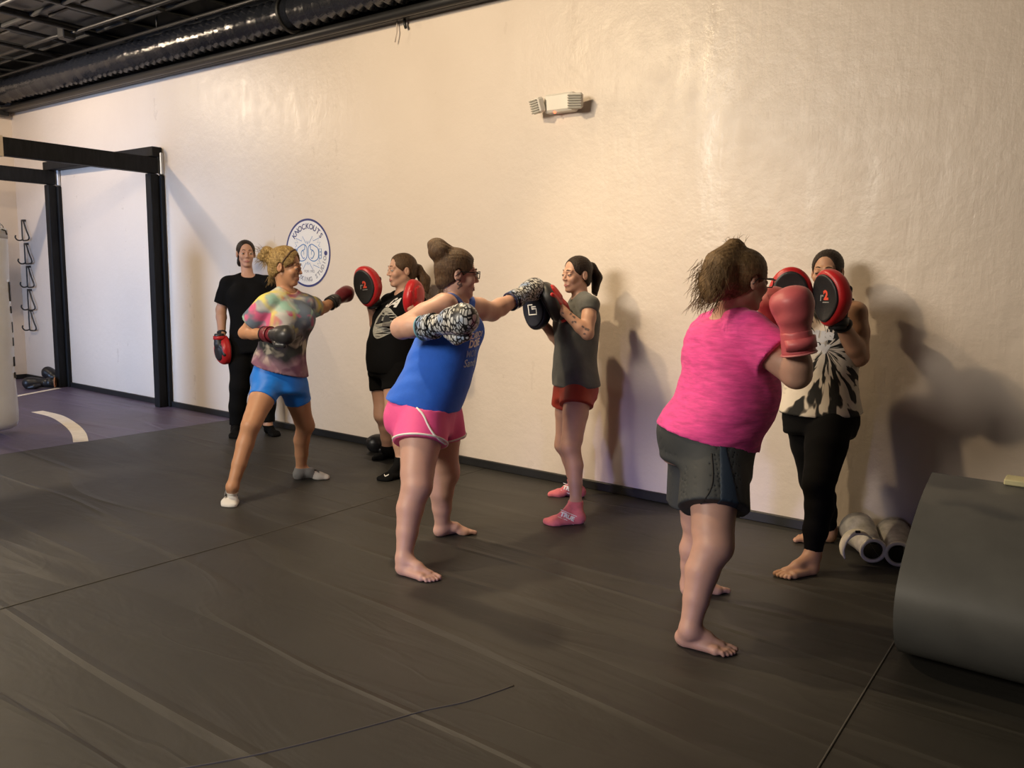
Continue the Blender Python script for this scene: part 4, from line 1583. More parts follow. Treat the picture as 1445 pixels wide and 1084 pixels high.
stray('loose_strands', HR_BLOND, b, lambda r: h.pt(r.uniform(-.04, .04), -0.135 + r.uniform(-.03, .03), 0.055 + r.uniform(-.03, .03)), lambda r, p: p - bun + np.array([r.uniform(-.02, .02) for _ in range(3)]), 120, 0.075, seed=3, curl=0.05)
stray('loose_strands', HR_BLOND, b, lambda r: h.pt(r.uniform(-.05, .05), -0.08, r.uniform(-0.08, -0.04)), lambda r, p: -h.F * 0.4 - Z, 60, 0.07, seed=5, curl=0.05)
trh = bvh_of(hr)
band = []
for t_ in np.linspace(-0.12, math.pi + 0.12, 40):
    dr = unit(math.cos(t_) * h.L + math.sin(t_) * unit(0.42 * h.F + 0.9 * h.U))
    hh = trh.ray_cast(Vector(h.pt(0, -0.005, 0.0) + dr * 0.25), Vector(-dr), 0.24)[0]
    if hh is not None:
        band.append(np.array(hh))
MB().tube(band, 0.0055, 6).build('headband', mat('brown_braid', (0.12, 0.07, 0.035), 0.7, bump=0.6, bscale=120), b)
M_MAROON = mat('maroon_vinyl', (0.16, 0.018, 0.028), 0.4, var=0.15, vscale=12, bump=0.1, bscale=60)
M_DKGREEN = mat('dark_vinyl', (0.03, 0.03, 0.032), 0.4, var=0.2, vscale=12, bump=0.1, bscale=60)
S_, E_, W_ = P2.arms['R'][:3]
glove(b, W_ + unit(W_ - E_) * 0.03, frame(W_ - E_, TH * 0.6 + Z * 0.5), -1, M_DKGREEN, M_MAROON, M_BLK, 0.92, label='dark glove held back at her ribs')
S_, E_, W_ = P2.arms['L'][:3]
glove(b, W_ + unit(W_ - E_) * 0.02, frame(W_ - E_, Z), 1, M_MAROON, M_DKGREEN, M_BLK, 0.9, label='maroon glove thrown forward')

# ---- 3: woman in black top with a red mitt raised
P3 = Person('woman with wavy ponytail in black print top and black shorts', SK['c'],
    ((at(567, 382, 5.76), -62), dict(pitch=2, s=1.02), 1.05), at(569, 414, 5.80),
    [sec(549, 530, 5.78, -55, .165, .13, .16), sec(550, 512, 5.78, -55, .17, .14, .16), sec(556, 482, 5.78, -58, .16, .165, .14),
     sec(561, 460, 5.78, -60, .16, .15, .13), sec(567, 441, 5.78, -60, .165, .13, .12), sec(570, 424, 5.78, -60, .14, .065, .065)],
    {'R': (at(551, 430, 5.92), at(533, 468, 5.86), at(524, 434, 5.76)), 'L': (at(588, 431, 5.64), at(604, 470, 5.62), at(586, 442, 5.46))},
    {'R': (at(540, 522, 5.86), at(541, 586, 5.84), at(547, 634, 5.98)), 'L': (at(560, 522, 5.70), at(556, 587, 5.62), at(567, 650, 5.62))},
    {'R': ground(555, 646, 536, 648), 'L': ground(574, 672, 538, 679)}, bare=False,
    rad=dict(sh=.058, ua=.052, el=.043, fa=.042, wr=.028, hip=.095, th=.086, kn=.060, ca=.058, an=.037, neck=.055), bust=0.07, seat=0.08)
b = P3.o
face_parts(P3.h, b, LIP, BROW)
M_BLK3 = blackcloth('black_jersey')
ops = P3.torso_ops(0.020) + P3.arm_upper('R', 0.42, 0.022, 0.030) + P3.arm_upper('L', 0.42, 0.022, 0.030) + P3.neck_cut(0.072, fwd=.04)
tee = sdf('t_shirt', ops, M_BLK3, b, step=0.008, cuts=[plane(at(549, 524, 5.78), -Z)], disp=folds(0.004, 26, 3))
sh = [('add', loft(P3.secs[:3], ext=(0.02, 0)), .02)] + [('add', q, .05) for q in P3.seat]
for s in 'RL':
    H_, K_ = P3.legs[s][:2]
    sh.append(('add', flatcap(H_, lerp(H_, K_, .45), .096, .092), .03))
sdf('shorts', sh, blackcloth('black_spandex', .1, 50), b, step=0.008, off=0.006, cuts=[plane(at(550, 505, 5.78), Z)], disp=folds(0.0012, 60, 3))
so = P3.socks(blackcloth('black_crew_sock'), top=0.14)
tr = bvh_of(so['L'])
conform('logo', [stroke2(catmull([(-.014, .004), (-.004, -.003), (.018, .006)], 8), .004)], M_WHITE, so['L'], tr, at(567, 646, 5.5), RH, Z, lift=.003, back=.3)
conform('logo', [stroke2(catmull([(-.014, .004), (-.004, -.003), (.018, .006)], 8), .004)], M_WHITE, so['L'], tr, at(545, 671, 5.5), RH, Z, lift=.003, back=.3)
tr = bvh_of(tee)
f_ = facing(-45); Rr = np.cross(Z, f_)
V, F = text_shape('SA', 0.085, 0.003)
conform('print', [(V, F)], M_WHITE, tee, tr, at(546, 428, 5.6), Rr, unit(Z), lift=.003, back=.35)
f_ = facing(-62); Rr = np.cross(Z, f_)
M_PGREY = mat('grey_print', (0.34, 0.33, 0.29), 0.7, var=0.25, vscale=60)
conform('print', [poly2([(0.085 * math.cos(t) * (1 - .25 * max(0, -math.sin(t))), 0.108 * math.sin(t)) for t in np.linspace(0, 2 * math.pi, 33)[:-1]])], M_PGREY, tee, tr, at(534, 456, 5.6), Rr, unit(Z), lift=.003, back=.35, sub=3)
conform('print', [poly2([(0.03 + 0.024 * math.cos(t), 0.01 + 0.038 * math.sin(t)) for t in np.linspace(0, 2 * math.pi, 17)[:-1]]), poly2([(-0.03 + 0.02 * math.cos(t), 0.01 + 0.034 * math.sin(t)) for t in np.linspace(0, 2 * math.pi, 17)[:-1]])], M_BLKCLOTH, tee, tr, at(534, 454, 5.6), Rr, unit(Z), lift=.005, back=.35, sub=2)
h = P3.h
ops = hair_cap(h, 0.007, extra=[(h.ell((0, -0.115, 0.01), (0.030, 0.035, 0.032)), .015), (h.cap((0.0, -0.125, 0.0), (0.01, -0.165, -0.07), 0.036, 0.040), .02), (h.cap((0.01, -0.165, -0.07), (0.02, -0.17, -0.20), 0.040, 0.016), .02)])
sdf('hair', ops, HR_BROWN, b, step=0.005, cuts=[h.plane((0, 0.018, -0.005), (0, 0.62, -0.78))], disp=lambda X, Y, Zz: strands(0.0016, h)(X, Y, Zz) + folds(0.003, 70, 1)(X, Y, Zz) * 0.7)
stray('loose_strands', HR_LIGHT, b, lambda r: h.pt(0.01 + r.uniform(-.03, .03), -0.165 + r.uniform(-.03, .03), r.uniform(-0.16, -0.04)), lambda r, p: -Z - 0.3 * h.F, 90, 0.10, seed=8, curl=0.03)
mitt('red focus mitt with black face nearest the round wall sign', at(518.5, 404, 5.68), frame(Z - 0.16 * RH + .05 * TH, TH * 0.86 - RH * 0.5), M_RED, M_BLK, M_BLKCLOTH, M_BLK, logo_two, 1.12)
mitt('red focus mitt in front of the neck of the woman with wavy ponytail', at(583, 419, 5.44), frame(Z + 0.15 * RH, -RH * 0.85 - TH * 0.5), M_RED, M_BLK, M_RED, M_BLK, logo_two, 0.92)

# ---- 4: woman in blue tank top
P4 = Person('woman in blue tank top and pink shorts with high hair bun', SK['d'],
    ((at(645, 387, 4.10), 106), dict(pitch=4, s=1.04), 1.08), at(644, 423, 4.12),
    [sec(601, 602, 4.10, 88, .175, .13, .165), sec(601, 574, 4.10, 86, .185, .145, .165), sec(615, 530, 4.10, 84, .172, .152, .138),
     sec(629, 490, 4.10, 80, .165, .135, .125), sec(637, 458, 4.11, 74, .165, .105, .11), sec(642, 434, 4.11, 70, .145, .07, .07)],
    {'R': (at(627, 432, 3.95), at(567, 463, 3.84), at(617, 458, 3.70)), 'L': (at(660, 434, 4.26), at(694, 440, 4.44), at(733, 419, 4.62))},
    {'R': (at(598, 578, 4.00), at(587, 686, 3.86), at(570, 788, 3.80)), 'L': (at(618, 585, 4.20), at(627, 668, 4.26), at(624, 743, 4.36))},
    {'R': ground(560, 808, 618, 822), 'L': ground(614, 757, 669, 752)}, bare=True,
    rad=dict(sh=.062, ua=.062, el=.052, fa=.050, wr=.032, hip=.112, th=.103, kn=.072, ca=.064, an=.037, neck=.058), bust=0.062, seat=0.092)
b = P4.o
face_parts(P4.h, b, LIP, BROW)
M_TANK = cloth('royal_blue_jersey', (0.012, 0.12, 0.66), var=0.06)
ops = P4.torso_ops(0.026, 0.006) + P4.neck_cut(0.082, drop=0.01, fwd=0.02)
for s in 'RL':
    S_ = P4.arms[s][0]
    cdir = unit(S_ - P4.neck)
    ops.append(('sub', ell(S_ + cdir * 0.030 - Z * 0.02, (0.098, 0.098, 0.098)), 0.012))
n1_ = at(556, 561, 4.1); n2_ = at(645, 578, 4.1); e_ = unit(n2_ - n1_); up_ = unit(Z - e_ * (Z @ e_))
tank = sdf('tank_top', ops, M_TANK, b, step=0.007, cuts=[plane((n1_ + n2_) / 2, -up_)], disp=folds(0.0038, 24, 5, (0.5, 0.2, 1)), shell=0.016)
tr = bvh_of(tank)
f_ = facing(58); Rr = np.cross(Z, f_)
Ut = unit(Z + 0.10 * RH)
for txt, px, py, sz, m in (('CARDIO?', 657, 474.0, .040, M_WHITE), ('DONE', 653, 485, .052, M_WHITE), ('MOB', 647, 498.5, .046, mat('pale_blue_print', (0.20, 0.32, 0.66), .6)), ('Sandy', 642, 511.5, .054, mat('sky_print', (0.45, 0.62, 0.78), .6))):
    V, F = text_shape(txt, sz, 0.002 if txt == 'DONE' else 0.0008, 0.15)
    V = V - [V[:, 0].min(), 0, 0]
    conform('print', [(V, F)], m, tank, tr, at(px, py, 3.98), Rr, Ut, lift=.0025, back=.35)
M_PINK = mat('pink_running_cloth', (0.80, 0.085, 0.30), 0.65, var=0.06, vscale=9, bump=0.2, bscale=14, bdist=.01, sheen=.1)
sh = [('add', loft(P4.secs[:3], grow=0.010, ext=(0.03, 0)), .02)] + [('add', xf(q, 0.010), .05) for q in P4.seat]
hem = {}
for s, tt in (('R', .46), ('L', .40)):
    H_, K_ = P4.legs[s][:2]
    hem[s] = (H_, lerp(H_, K_, tt), unit(K_ - H_))
    sh.append(('add', flatcap(H_, lerp(H_, K_, tt), .125, .134), .03))
shorts = sdf('shorts', sh, M_PINK, b, step=0.007, cuts=[plane((n1_ + n2_) / 2 + up_ * 0.012, up_)], disp=folds(0.0035, 20, 2, (1, .4, .3)), shell=0.012)
tr = bvh_of(shorts)
# white piping: round the hem and up the side seam
for s in 'RL':
    c, n = hem[s][1], hem[s][2]
    e1 = unit(np.cross(n, facing(90))); e2 = np.cross(n, e1)
    pts = []
    for t_ in np.linspace(0, 2 * math.pi, 61)[:-1]:
        q = e1 * math.cos(t_) + e2 * math.sin(t_)
        hh = tr.ray_cast(Vector(c - n * 0.010 + q * 0.4), Vector(-q), 0.4)[0]
        if hh is not None and np.linalg.norm(np.array(hh) - c) < 0.18:
            pts.append(np.array(hh))
    if len(pts) > 10:
        MB().tube(pts, 0.0055, 6, closed=True).build('hem_piping', M_WHITE, shorts)
pts = []
for px, py in catmull([(566, 562), (582, 571), (596, 584), (604, 600), (613, 614), (629, 627)], 22):
    o_ = at(px, py, 3.6); dr = unit(ray(px, py))
    hh = tr.ray_cast(Vector(o_), Vector(dr), 1.0)[0]
    if hh is not None:
        pts.append(np.array(hh))
MB().tube(pts, 0.0055, 6).build('side_piping', M_WHITE, shorts)
h = P4.h
ops = hair_cap(h, 0.012, extra=[(h.ell((0, -0.092, 0.100), (0.060, 0.058, 0.052)), .015), (h.ell((0.012, -0.108, 0.130), (0.048, 0.046, 0.036)), .012), (h.ell((0, -0.050, 0.10), (0.04, 0.03, 0.03)), .02)])
sdf('hair', ops, HR_BROWN, b, step=0.005, cuts=[h.plane((0, 0.018, -0.005), (0, 0.62, -0.78))], disp=lambda X, Y, Zz: strands(0.0014, h)(X, Y, Zz) + folds(0.0035, 75, 4)(X, Y, Zz) * 0.5)
stray('loose_strands', HR_BROWN, b, lambda r: h.pt(r.uniform(-.06, .06), -0.07, r.uniform(-0.09, -0.05)), lambda r, p: -h.F * 0.5 - Z, 50, 0.06, r=0.0007, seed=5, curl=0.05)
glasses(h, b, mat('black_frame', (0.012, 0.012, 0.014), 0.3))
# tattoo on the side of the neck
trb = bvh_of(b)
dn = at(643, 403, 3.85)
conform('tattoo', [stroke2(catmull([(-.012, .03), (.008, .022), (-.006, .006), (.01, -.004), (-.004, -.02)], 20), .007), poly2([(0, .0), (.014, .012), (.02, -.006), (.006, -.014)])],
        mat('tattoo_ink', (0.16, 0.11, 0.10), 0.5), b, trb, dn, RH, Z, lift=.0008, back=.4)
# patterned gloves
mp = bpy.data.materials.new('animal_print_vinyl'); t = NT(mp)
vo = t.n('ShaderNodeTexVoronoi', feature='DISTANCE_TO_EDGE'); vo.inputs['Scale'].default_value = 40
vo.inputs['Randomness'].default_value = 0.75
t.l(t.coords((0.75, 1.2, 2.1), (0, 0, 0), (0.2, 0.5, 0.4)), vo.inputs['Vector'])
n1 = t.noise(t.coords(), 14, 2).outputs[0]
tint = t.ramp(n1, [(0.35, (0.60, 0.58, 0.52)), (0.55, (0.50, 0.54, 0.60)), (0.7, (0.22, 0.33, 0.55))])
t.l(t.mix(t.ramp(vo.outputs['Distance'], [(0.10, 0.0), (0.16, 1.0)]), (0.012, 0.012, 0.016), tint), t.p.inputs['Base Color'])
t.p.inputs['Roughness'].default_value = 0.38
M_AQUA = mat('aqua_trim', (0.16, 0.36, 0.46), 0.5)
M_NAVYT = mat('navy_trim', (0.02, 0.025, 0.09), 0.5)
S_, E_, W_ = P4.arms['R'][:3]
glove(b, W_ + unit(W_ - E_) * 0.035, frame((W_ - E_) + Z * 0.02, TH * 0.8 + Z * 0.35), -1, mp, mp, M_AQUA, 1.12, label='patterned glove pulled back at her chest')
S_, E_, W_ = P4.arms['L'][:3]
glove(b, W_ + unit(W_ - E_) * 0.03, frame(W_ - E_, Z + 0.2 * TH), 1, mp, mp, M_NAVYT, 1.02, label='dark patterned glove landing on the mitt')

# ---- 5: woman in grey with dark mitts
P5 = Person('woman in grey t-shirt and red shorts with pink socks holding dark mitts', SK['e'],
    ((at(814, 388, 4.90), -58), dict(pitch=2, s=0.95), 0.94), at(819, 420, 4.92),
    [sec(811, 560, 4.92, -68, .150, .10, .12), sec(812, 546, 4.92, -68, .155, .105, .12), sec(811, 507, 4.92, -70, .128, .10, .105),
     sec(814, 471, 4.92, -72, .135, .105, .105), sec(818, 449, 4.92, -72, .145, .10, .095), sec(821, 428, 4.92, -72, .125, .055, .055)],
    {'R': (at(814, 430, 5.06), at(789, 482, 5.06), at(766, 456, 4.95)), 'L': (at(832, 431, 4.78), at(829, 471, 4.70), at(797, 441, 4.72))},
    {'R': (at(803, 552, 5.00), at(797, 628, 5.10), at(812, 690, 5.18)), 'L': (at(816, 552, 4.84), at(806, 632, 4.72), at(813, 710, 4.68))},
    {'R': ground(822, 701, 778, 699), 'L': ground(820, 738, 774, 740)}, bare=False,
    rad=dict(sh=.046, ua=.042, el=.036, fa=.036, wr=.025, hip=.085, th=.076, kn=.056, ca=.050, an=.032, neck=.046), bust=0.048, seat=0.0)
b = P5.o
face_parts(P5.h, b, LIP, BROW, closed=0.45)
M_GREYT = cloth('charcoal_jersey', (0.085, 0.088, 0.082), var=0.1)
ops = P5.torso_ops(0.022) + P5.arm_upper('R', 0.22, 0.008, 0.014) + P5.arm_upper('L', 0.22, 0.008, 0.014) + P5.neck_cut(0.064, fwd=.03)
tee = sdf('t_shirt', ops, M_GREYT, b, step=0.007, cuts=[plane(at(811, 544, 4.92), -Z + 0.03 * RH)], disp=folds(0.0032, 24, 6, (0.2, 0.1, 1)), shell=0.014)
sh = [('add', loft(P5.secs[:3], grow=0.006, ext=(0.03, 0)), .02)] + [('add', xf(q, 0.010), .05) for q in P5.seat]
for s, tt in (('R', .27), ('L', .27)):
    H_, K_ = P5.legs[s][:2]
    sh.append(('add', flatcap(H_, lerp(H_, K_, tt), .096, .104), .03))
sdf('shorts', sh, mat('rust_red_cloth', (0.30, 0.028, 0.012), 0.6, var=0.1, vscale=8, bump=0.25, bscale=16, bdist=.01), b, step=0.007, cuts=[plane(at(811, 530, 4.92), Z)], disp=folds(0.0035, 22, 7, (1, .3, .2)), shell=0.012)
so = P5.socks(cloth('pink_sock_knit', (0.62, 0.15, 0.17), var=0.15), top=0.115)
for s in 'RL':
    H_, K_, A_, Lg, FT, SKo, fd, sd, heel, toe = P5.legs[s]
    tr = bvh_of(so[s])
    V, F = text_shape('TRUE', 0.034, 0.002)
    out = TH - 0.0 * RH
    Rr = unit(np.cross(Z, TH) * 0.75 - 0.0 * Z - 0.35 * Z); N = unit(TH + 0.6 * Z); Rr = unit(Rr - N * (Rr @ N)); U = np.cross(N, Rr)
    conform('print', [(V, F), stroke2([(-.05, .022), (.05, .022)], .004), stroke2([(-.05, -.022), (.05, -.022)], .004)], M_WHITE, so[s], tr, lerp(heel, toe, .45) + Z * .05 + TH * 0.03, Rr, U, lift=.003, back=.15)
h = P5.h
ops = hair_cap(h, 0.005, extra=[(h.ell((0, -0.105, 0.055), (0.026, 0.030, 0.026)), .015), (h.cap((0.0, -0.125, 0.045), (0.0, -0.160, -0.02), 0.030, 0.034), .015), (h.cap((0.0, -0.160, -0.02), (0.005, -0.135, -0.15), 0.034, 0.018), .02)])
sdf('hair', ops, HR_DARK, b, step=0.005, cuts=[h.plane((0, 0.018, -0.005), (0, 0.62, -0.78))], disp=strands(0.0015, h))
trb = bvh_of(b)
S_, E_, W_ = P5.arms['L'][:3]
ax_ = unit(E_ - W_); U = unit(np.cross(TH, ax_))
pats = []
rn = random.Random(2)
for k in range(9):
    cx_, cy_ = rn.uniform(-.10, .09), rn.uniform(-.022, .022)
    pats.append(poly2([(cx_ + rn.uniform(.005, .013) * math.cos(t_), cy_ + rn.uniform(.004, .009) * math.sin(t_)) for t_ in np.linspace(0, 2 * math.pi, 9)[:-1]]))
conform('tattoo', pats, mat('tattoo_ink', (0.16, 0.11, 0.10), .5), b, trb, lerp(E_, W_, .5), ax_, U if np.cross(ax_, U) @ TH > 0 else -U, lift=.0008, back=.15)
M_NAVYV = mat('navy_black_vinyl', (0.012, 0.014, 0.026), 0.38, var=0.2, vscale=12, bump=0.1, bscale=90)
mitt('navy focus mitt with white square logo held out by the woman in grey', at(757, 436, 4.86), frame(-Z + .15 * RH, TH * 0.75 - RH * 0.66), M_NAVYV, M_NAVYV, M_BLKCLOTH, M_BLK, logo_square, 0.98)
mitt('dark focus mitt with red back just under the face of the woman in grey', at(779, 425, 4.76), frame(Z - 0.55 * RH, -RH * 0.8 - TH * 0.2 - Z * .4), M_BLK, M_NAVYV, M_RED, M_BLK, logo_square, 0.98)

# ---- 6: woman in pink
P6 = Person('woman in bright pink t-shirt and dark grey shorts with messy ponytail', SK['f'],
    ((at(1049, 397, 3.30), 116), dict(pitch=5, s=1.06), 1.1), at(1030, 437, 3.36),
    [sec(997, 655, 3.37, 112, .185, .15, .175), sec(997, 618, 3.37, 112, .20, .17, .18), sec(1021, 565, 3.36, 114, .185, .18, .155),
     sec(1027, 522, 3.36, 118, .175, .165, .140), sec(1024, 484, 3.36, 122, .165, .14, .118), sec(1025, 454, 3.36, 122, .140, .07, .065)],
    {'R': (at(1058, 470, 3.22), at(1124, 528, 3.10), at(1127, 484, 3.03)), 'L': (at(1003, 470, 3.50), at(1065, 520, 3.66), at(1092, 462, 3.50))},
    {'R': (at(1010, 640, 3.27), at(1005, 770, 3.12), at(973, 889, 3.08)), 'L': (at(985, 640, 3.47), at(988, 752, 3.55), at(973, 824, 3.60))},
    {'R': ground(955, 908, 1037, 926), 'L': ground(968, 841, 1019, 834)}, bare=True,
    rad=dict(sh=.068, ua=.066, el=.056, fa=.054, wr=.034, hip=.115, th=.100, kn=.073, ca=.062, an=.037, neck=.062), bust=0.08, seat=0.0)
b = P6.o
face_parts(P6.h, b, LIP, BROW)
M_PINKT = mat('pink_heather_jersey', (0.78, 0.065, 0.31), 0.8, var=0.22, vscale=16, bump=0.3, bscale=24, bdist=.006, stretch=(1, 1, 5), sheen=.15)
ops = P6.torso_ops(0.030) + P6.arm_upper('R', 0.56, 0.020, 0.034) + P6.arm_upper('L', 0.55, 0.024, 0.032) + P6.neck_cut(0.072, drop=-0.012, fwd=.03)
n1_ = at(938, 602, 3.37); n2_ = at(1074, 634, 3.37); e_ = unit(n2_ - n1_); up_ = unit(Z - e_ * (Z @ e_))
sdf('t_shirt', ops, M_PINKT, b, step=0.008, cuts=[plane((n1_ + n2_) / 2, -up_)], disp=lambda X, Y, Zz: folds(0.008, 19, 3, (0.55, 0.2, 1))(X, Y, Zz) * np.clip(1.6 - Zz * 1.0, 0.25, 1) + folds(0.003, 52, 1, (0.6, .3, 1))(X, Y, Zz), shell=0.018)
M_GSH = mat('charcoal_woven', (0.035, 0.040, 0.042), 0.7, var=0.1, vscale=9, bump=0.2, bscale=30)
sh = [('add', loft(P6.secs[:3], grow=0.014, ext=(0.03, 0)), .02)] + [('add', xf(q, 0.014), .05) for q in P6.seat]
tt = {'R': .62, 'L': .58}
for s in 'RL':
    H_, K_ = P6.legs[s][:2]
    sh.append(('add', flatcap(H_, lerp(H_, K_, tt[s]), .132, .142), .03))
shorts = sdf('shorts', sh, M_GSH, b, step=0.008, cuts=[plane((n1_ + n2_) / 2 + up_ * 0.015, up_)], disp=folds(0.004, 20, 5, (1, .4, .3)), shell=0.012)
tr = bvh_of(shorts)
pts = []
for px, py in catmull([(1004, 640), (1006, 668), (1003, 690), (990, 710), (975, 719)], 18):
    hh = tr.ray_cast(Vector(at(px, py, 2.7)), Vector(unit(ray(px, py))), 1.2)[0]
    if hh is not None:
        pts.append(np.array(hh))
if len(pts) > 4:
    MB().tube(pts, 0.0035, 6).build('side_seam', M_BLKCLOTH, shorts)
# darker navy side panel
pc = at(1016, 675, 3.2)
sdf('side_panel', sh, mat('navy_mesh_panel', (0.010, 0.024, 0.046), .75, bump=.2, bscale=90), shorts, step=0.007, off=0.003, shell=0.014, disp=folds(0.004, 20, 5, (1, .4, .3)),
    cuts=[plane((n1_ + n2_) / 2 + up_ * 0.012, up_), plane(at(1005, 668, 3.2), -RH + 0.10 * Z), plane(at(1026, 668, 3.2), RH + 0.16 * Z), plane(lerp(P6.secs[0][0], P6.legs['R'][0], 0.6), -TH)])
h = P6.h
ops = hair_cap(h, 0.013, extra=[(h.ell((0, -0.055, 0.122), (0.034, 0.038, 0.026)), .02), (h.cap((0, -0.070, 0.115), (0.0, -0.115, 0.055), 0.038, 0.062), .02), (h.ell((0.0, -0.128, 0.005), (0.075, 0.058, 0.082)), .03), (h.ell((0.0, -0.150, -0.035), (0.055, 0.040, 0.060)), .03)])
sdf('hair', ops, HR_LIGHT, b, step=0.005, cuts=[h.plane((0, 0.018, -0.005), (0, 0.62, -0.78))], disp=lambda X, Y, Zz: strands(0.002, h)(X, Y, Zz) + folds(0.005, 65, 4)(X, Y, Zz) * 0.6)
stray('loose_strands', HR_LIGHT, b, lambda r: h.pt(r.uniform(-.07, .07), -0.13 - r.uniform(0, .055), r.uniform(-0.09, .07)), lambda r, p: -h.F * 0.8 - Z * 1.1 + np.array([r.uniform(-.3, .3) for _ in range(3)]), 480, 0.085, r=0.0009, seed=9, curl=0.04)
stray('loose_strands', HR_LIGHT, b, lambda r: h.pt(r.uniform(-.05, .05), -0.06, 0.13), lambda r, p: -h.F * 0.5 + Z * 0.4 + np.array([r.uniform(-.5, .5) for _ in range(3)]), 60, 0.06, r=0.0007, seed=10, curl=0.05)
glasses(h, b, mat('dark_frame', (0.02, 0.014, 0.012), 0.3))
M_SALMON = mat('salmon_pink_vinyl', (0.56, 0.115, 0.13), 0.45, var=0.08, vscale=9, bump=0.12, bscale=40)
M_SALT = mat('salmon_trim', (0.66, 0.22, 0.22), 0.45)
S_, E_, W_ = P6.arms['R'][:3]
glove(b, at(1122, 462, 3.0), frame(at(1114, 402, 2.98) - at(1124, 470, 3.0), TH * 0.55 + RH * 0.8), -1, M_SALMON, M_SALMON, M_SALT, (1.22, 1.25, 0.86), label='salmon pink glove raised in front of her chin')
S_, E_, W_ = P6.arms['L'][:3]
glove(b, W_ + unit(W_ - E_) * 0.03, frame(Z - .2 * RH, -RH * 0.5 - TH * .8), 1, M_SALMON, M_SALMON, M_SALT, (1.1, 1.15, 0.86), label='salmon pink glove guarding behind the other')

# ---- 7: woman in black and white tie dye
mt = bpy.data.materials.new('black_white_tie_dye'); t = NT(mt)
cc = at(1162, 492, 4.0)
sx = t.n('ShaderNodeSeparateXYZ'); t.l(t.coords(loc=tuple(-cc)), sx.inputs[0])
uu = t.math('ADD', t.math('MULTIPLY', sx.outputs[0], float(RH[0])), t.math('MULTIPLY', sx.outputs[1], float(RH[1])))
ang = t.math('ARCTAN2', uu, t.math('MULTIPLY', sx.outputs[2], -1.0))
rad_ = t.math('SQRT', t.math('ADD', t.math('MULTIPLY', uu, uu), t.math('MULTIPLY', sx.outputs[2], sx.outputs[2])))
cb = t.n('ShaderNodeCombineXYZ'); t.l(t.math('MULTIPLY', ang, 4.6), cb.inputs[0]); t.l(t.math('MULTIPLY', rad_, 6.0), cb.inputs[1])
nz = t.noise(cb.outputs[0], 1.15, 2, 0.5, 0.25)
t.l(t.ramp(nz.outputs[0], [(0.462, (0.010, 0.010, 0.010)), (0.482, (0.14, 0.12, 0.10)), (0.502, (0.74, 0.67, 0.57))]), t.p.inputs['Base Color'])
t.p.inputs['Roughness'].default_value = 0.8
t.bump(t.noise(t.coords(), 30, 4, .6).outputs[0], 0.4, 0.006)
P7 = Person('woman in black and white tie dye tank and black leggings', SK['g'],
    ((at(1167, 385, 4.10), -34), dict(pitch=3, s=0.97)), at(1169, 424, 4.12),
    [sec(1155, 608, 4.12, -42, .170, .13, .15), sec(1157, 583, 4.12, -42, .178, .14, .15), sec(1159, 537, 4.12, -40, .150, .13, .125),
     sec(1163, 497, 4.12, -38, .150, .125, .12), sec(1166, 463, 4.12, -36, .155, .11, .11), sec(1168, 436, 4.12, -36, .135, .062, .062)],
    {'R': (at(1130, 441, 4.20), at(1106, 504, 4.18), at(1102, 450, 4.02)), 'L': (at(1207, 442, 4.02), at(1211, 503, 4.00), at(1188, 457, 3.88))},
    {'R': (at(1140, 592, 4.20), at(1151, 680, 4.28), at(1171, 748, 4.38)), 'L': (at(1172, 592, 4.04), at(1156, 683, 3.92), at(1147, 784, 3.90))},
    {'R': ground(1178, 765, 1118, 763), 'L': ground(1151, 809, 1099, 816)}, bare=True,
    rad=dict(sh=.056, ua=.060, el=.050, fa=.050, wr=.032, hip=.105, th=.096, kn=.068, ca=.064, an=.036, neck=.052), bust=0.062, seat=0.08)
b = P7.o
face_parts(P7.h, b, LIP, BROW, closed=0.5)
ops = P7.torso_ops(0.024) + P7.neck_cut(0.075, drop=0.0, fwd=.035)
for s in 'RL':
    S_ = P7.arms[s][0]; cdir = unit(S_ - P7.neck)
    ops.append(('sub', ell(S_ + cdir * 0.030 - Z * 0.02, (0.108,) * 3), 0.012))
tank = sdf('tank_top', ops, mt, b, step=0.007, cuts=[plane(at(1157, 582, 4.12), -Z + 0.06 * RH)], disp=folds(0.005, 18, 4, (1, .5, .25)), shell=0.014)
tr = bvh_of(tank)
f_ = facing(-20); Rr = np.cross(Z, f_)
for txt, px, py, sz in (('ous', 1155, 474, .10), ('lw', 1158, 492, .085)):
    V, F = text_shape(txt, sz, 0.006)
    Rq = unit(Rr - 0.12 * Z); Uq = np.cross(unit(np.cross(Rq, Z)) * -1, Rq) * -1
    N = unit(np.cross(Rr, Z)); Uq = np.cross(N, Rq)
    conform('print', [(V, F)], M_WHITE, tank, tr, at(px, py, 3.9), Rq, Uq, lift=.003, back=.35)
M_LEG = blackcloth('black_legging_spandex', .1, 60)
lg = [('add', loft(P7.secs[:3], ext=(0.02, 0)), .02)] + [('add', q, .05) for q in P7.seat]
cuts_ = [plane(at(1157, 560, 4.12), Z)]
for s in 'RL':
    H_, K_, A_, Lg = P7.legs[s][:4]
    L2 = list(Lg)
    c2 = lerp(K_, A_, 0.64)
    L2[5] = ('add', flatcap(c2, lerp(K_, A_, .93), P7.r['ca'] * .80, P7.r['an'] * 1.06), .02)
    lg += L2
sdf('leggings', lg, M_LEG, b, step=0.008, off=0.0055, cuts=cuts_, disp=folds(0.0012, 50, 3))
h = P7.h
ops = hair_cap(h, 0.005, extra=[(h.ell((0, -0.105, 0.02), (0.032, 0.036, 0.034)), .015), (h.cap((0.02, -0.115, 0.0), (0.05, -0.120, -0.10), 0.028, 0.024), .02), (h.cap((0.05, -0.120, -0.10), (0.06, -0.11, -0.18), 0.024, 0.010), .02)])
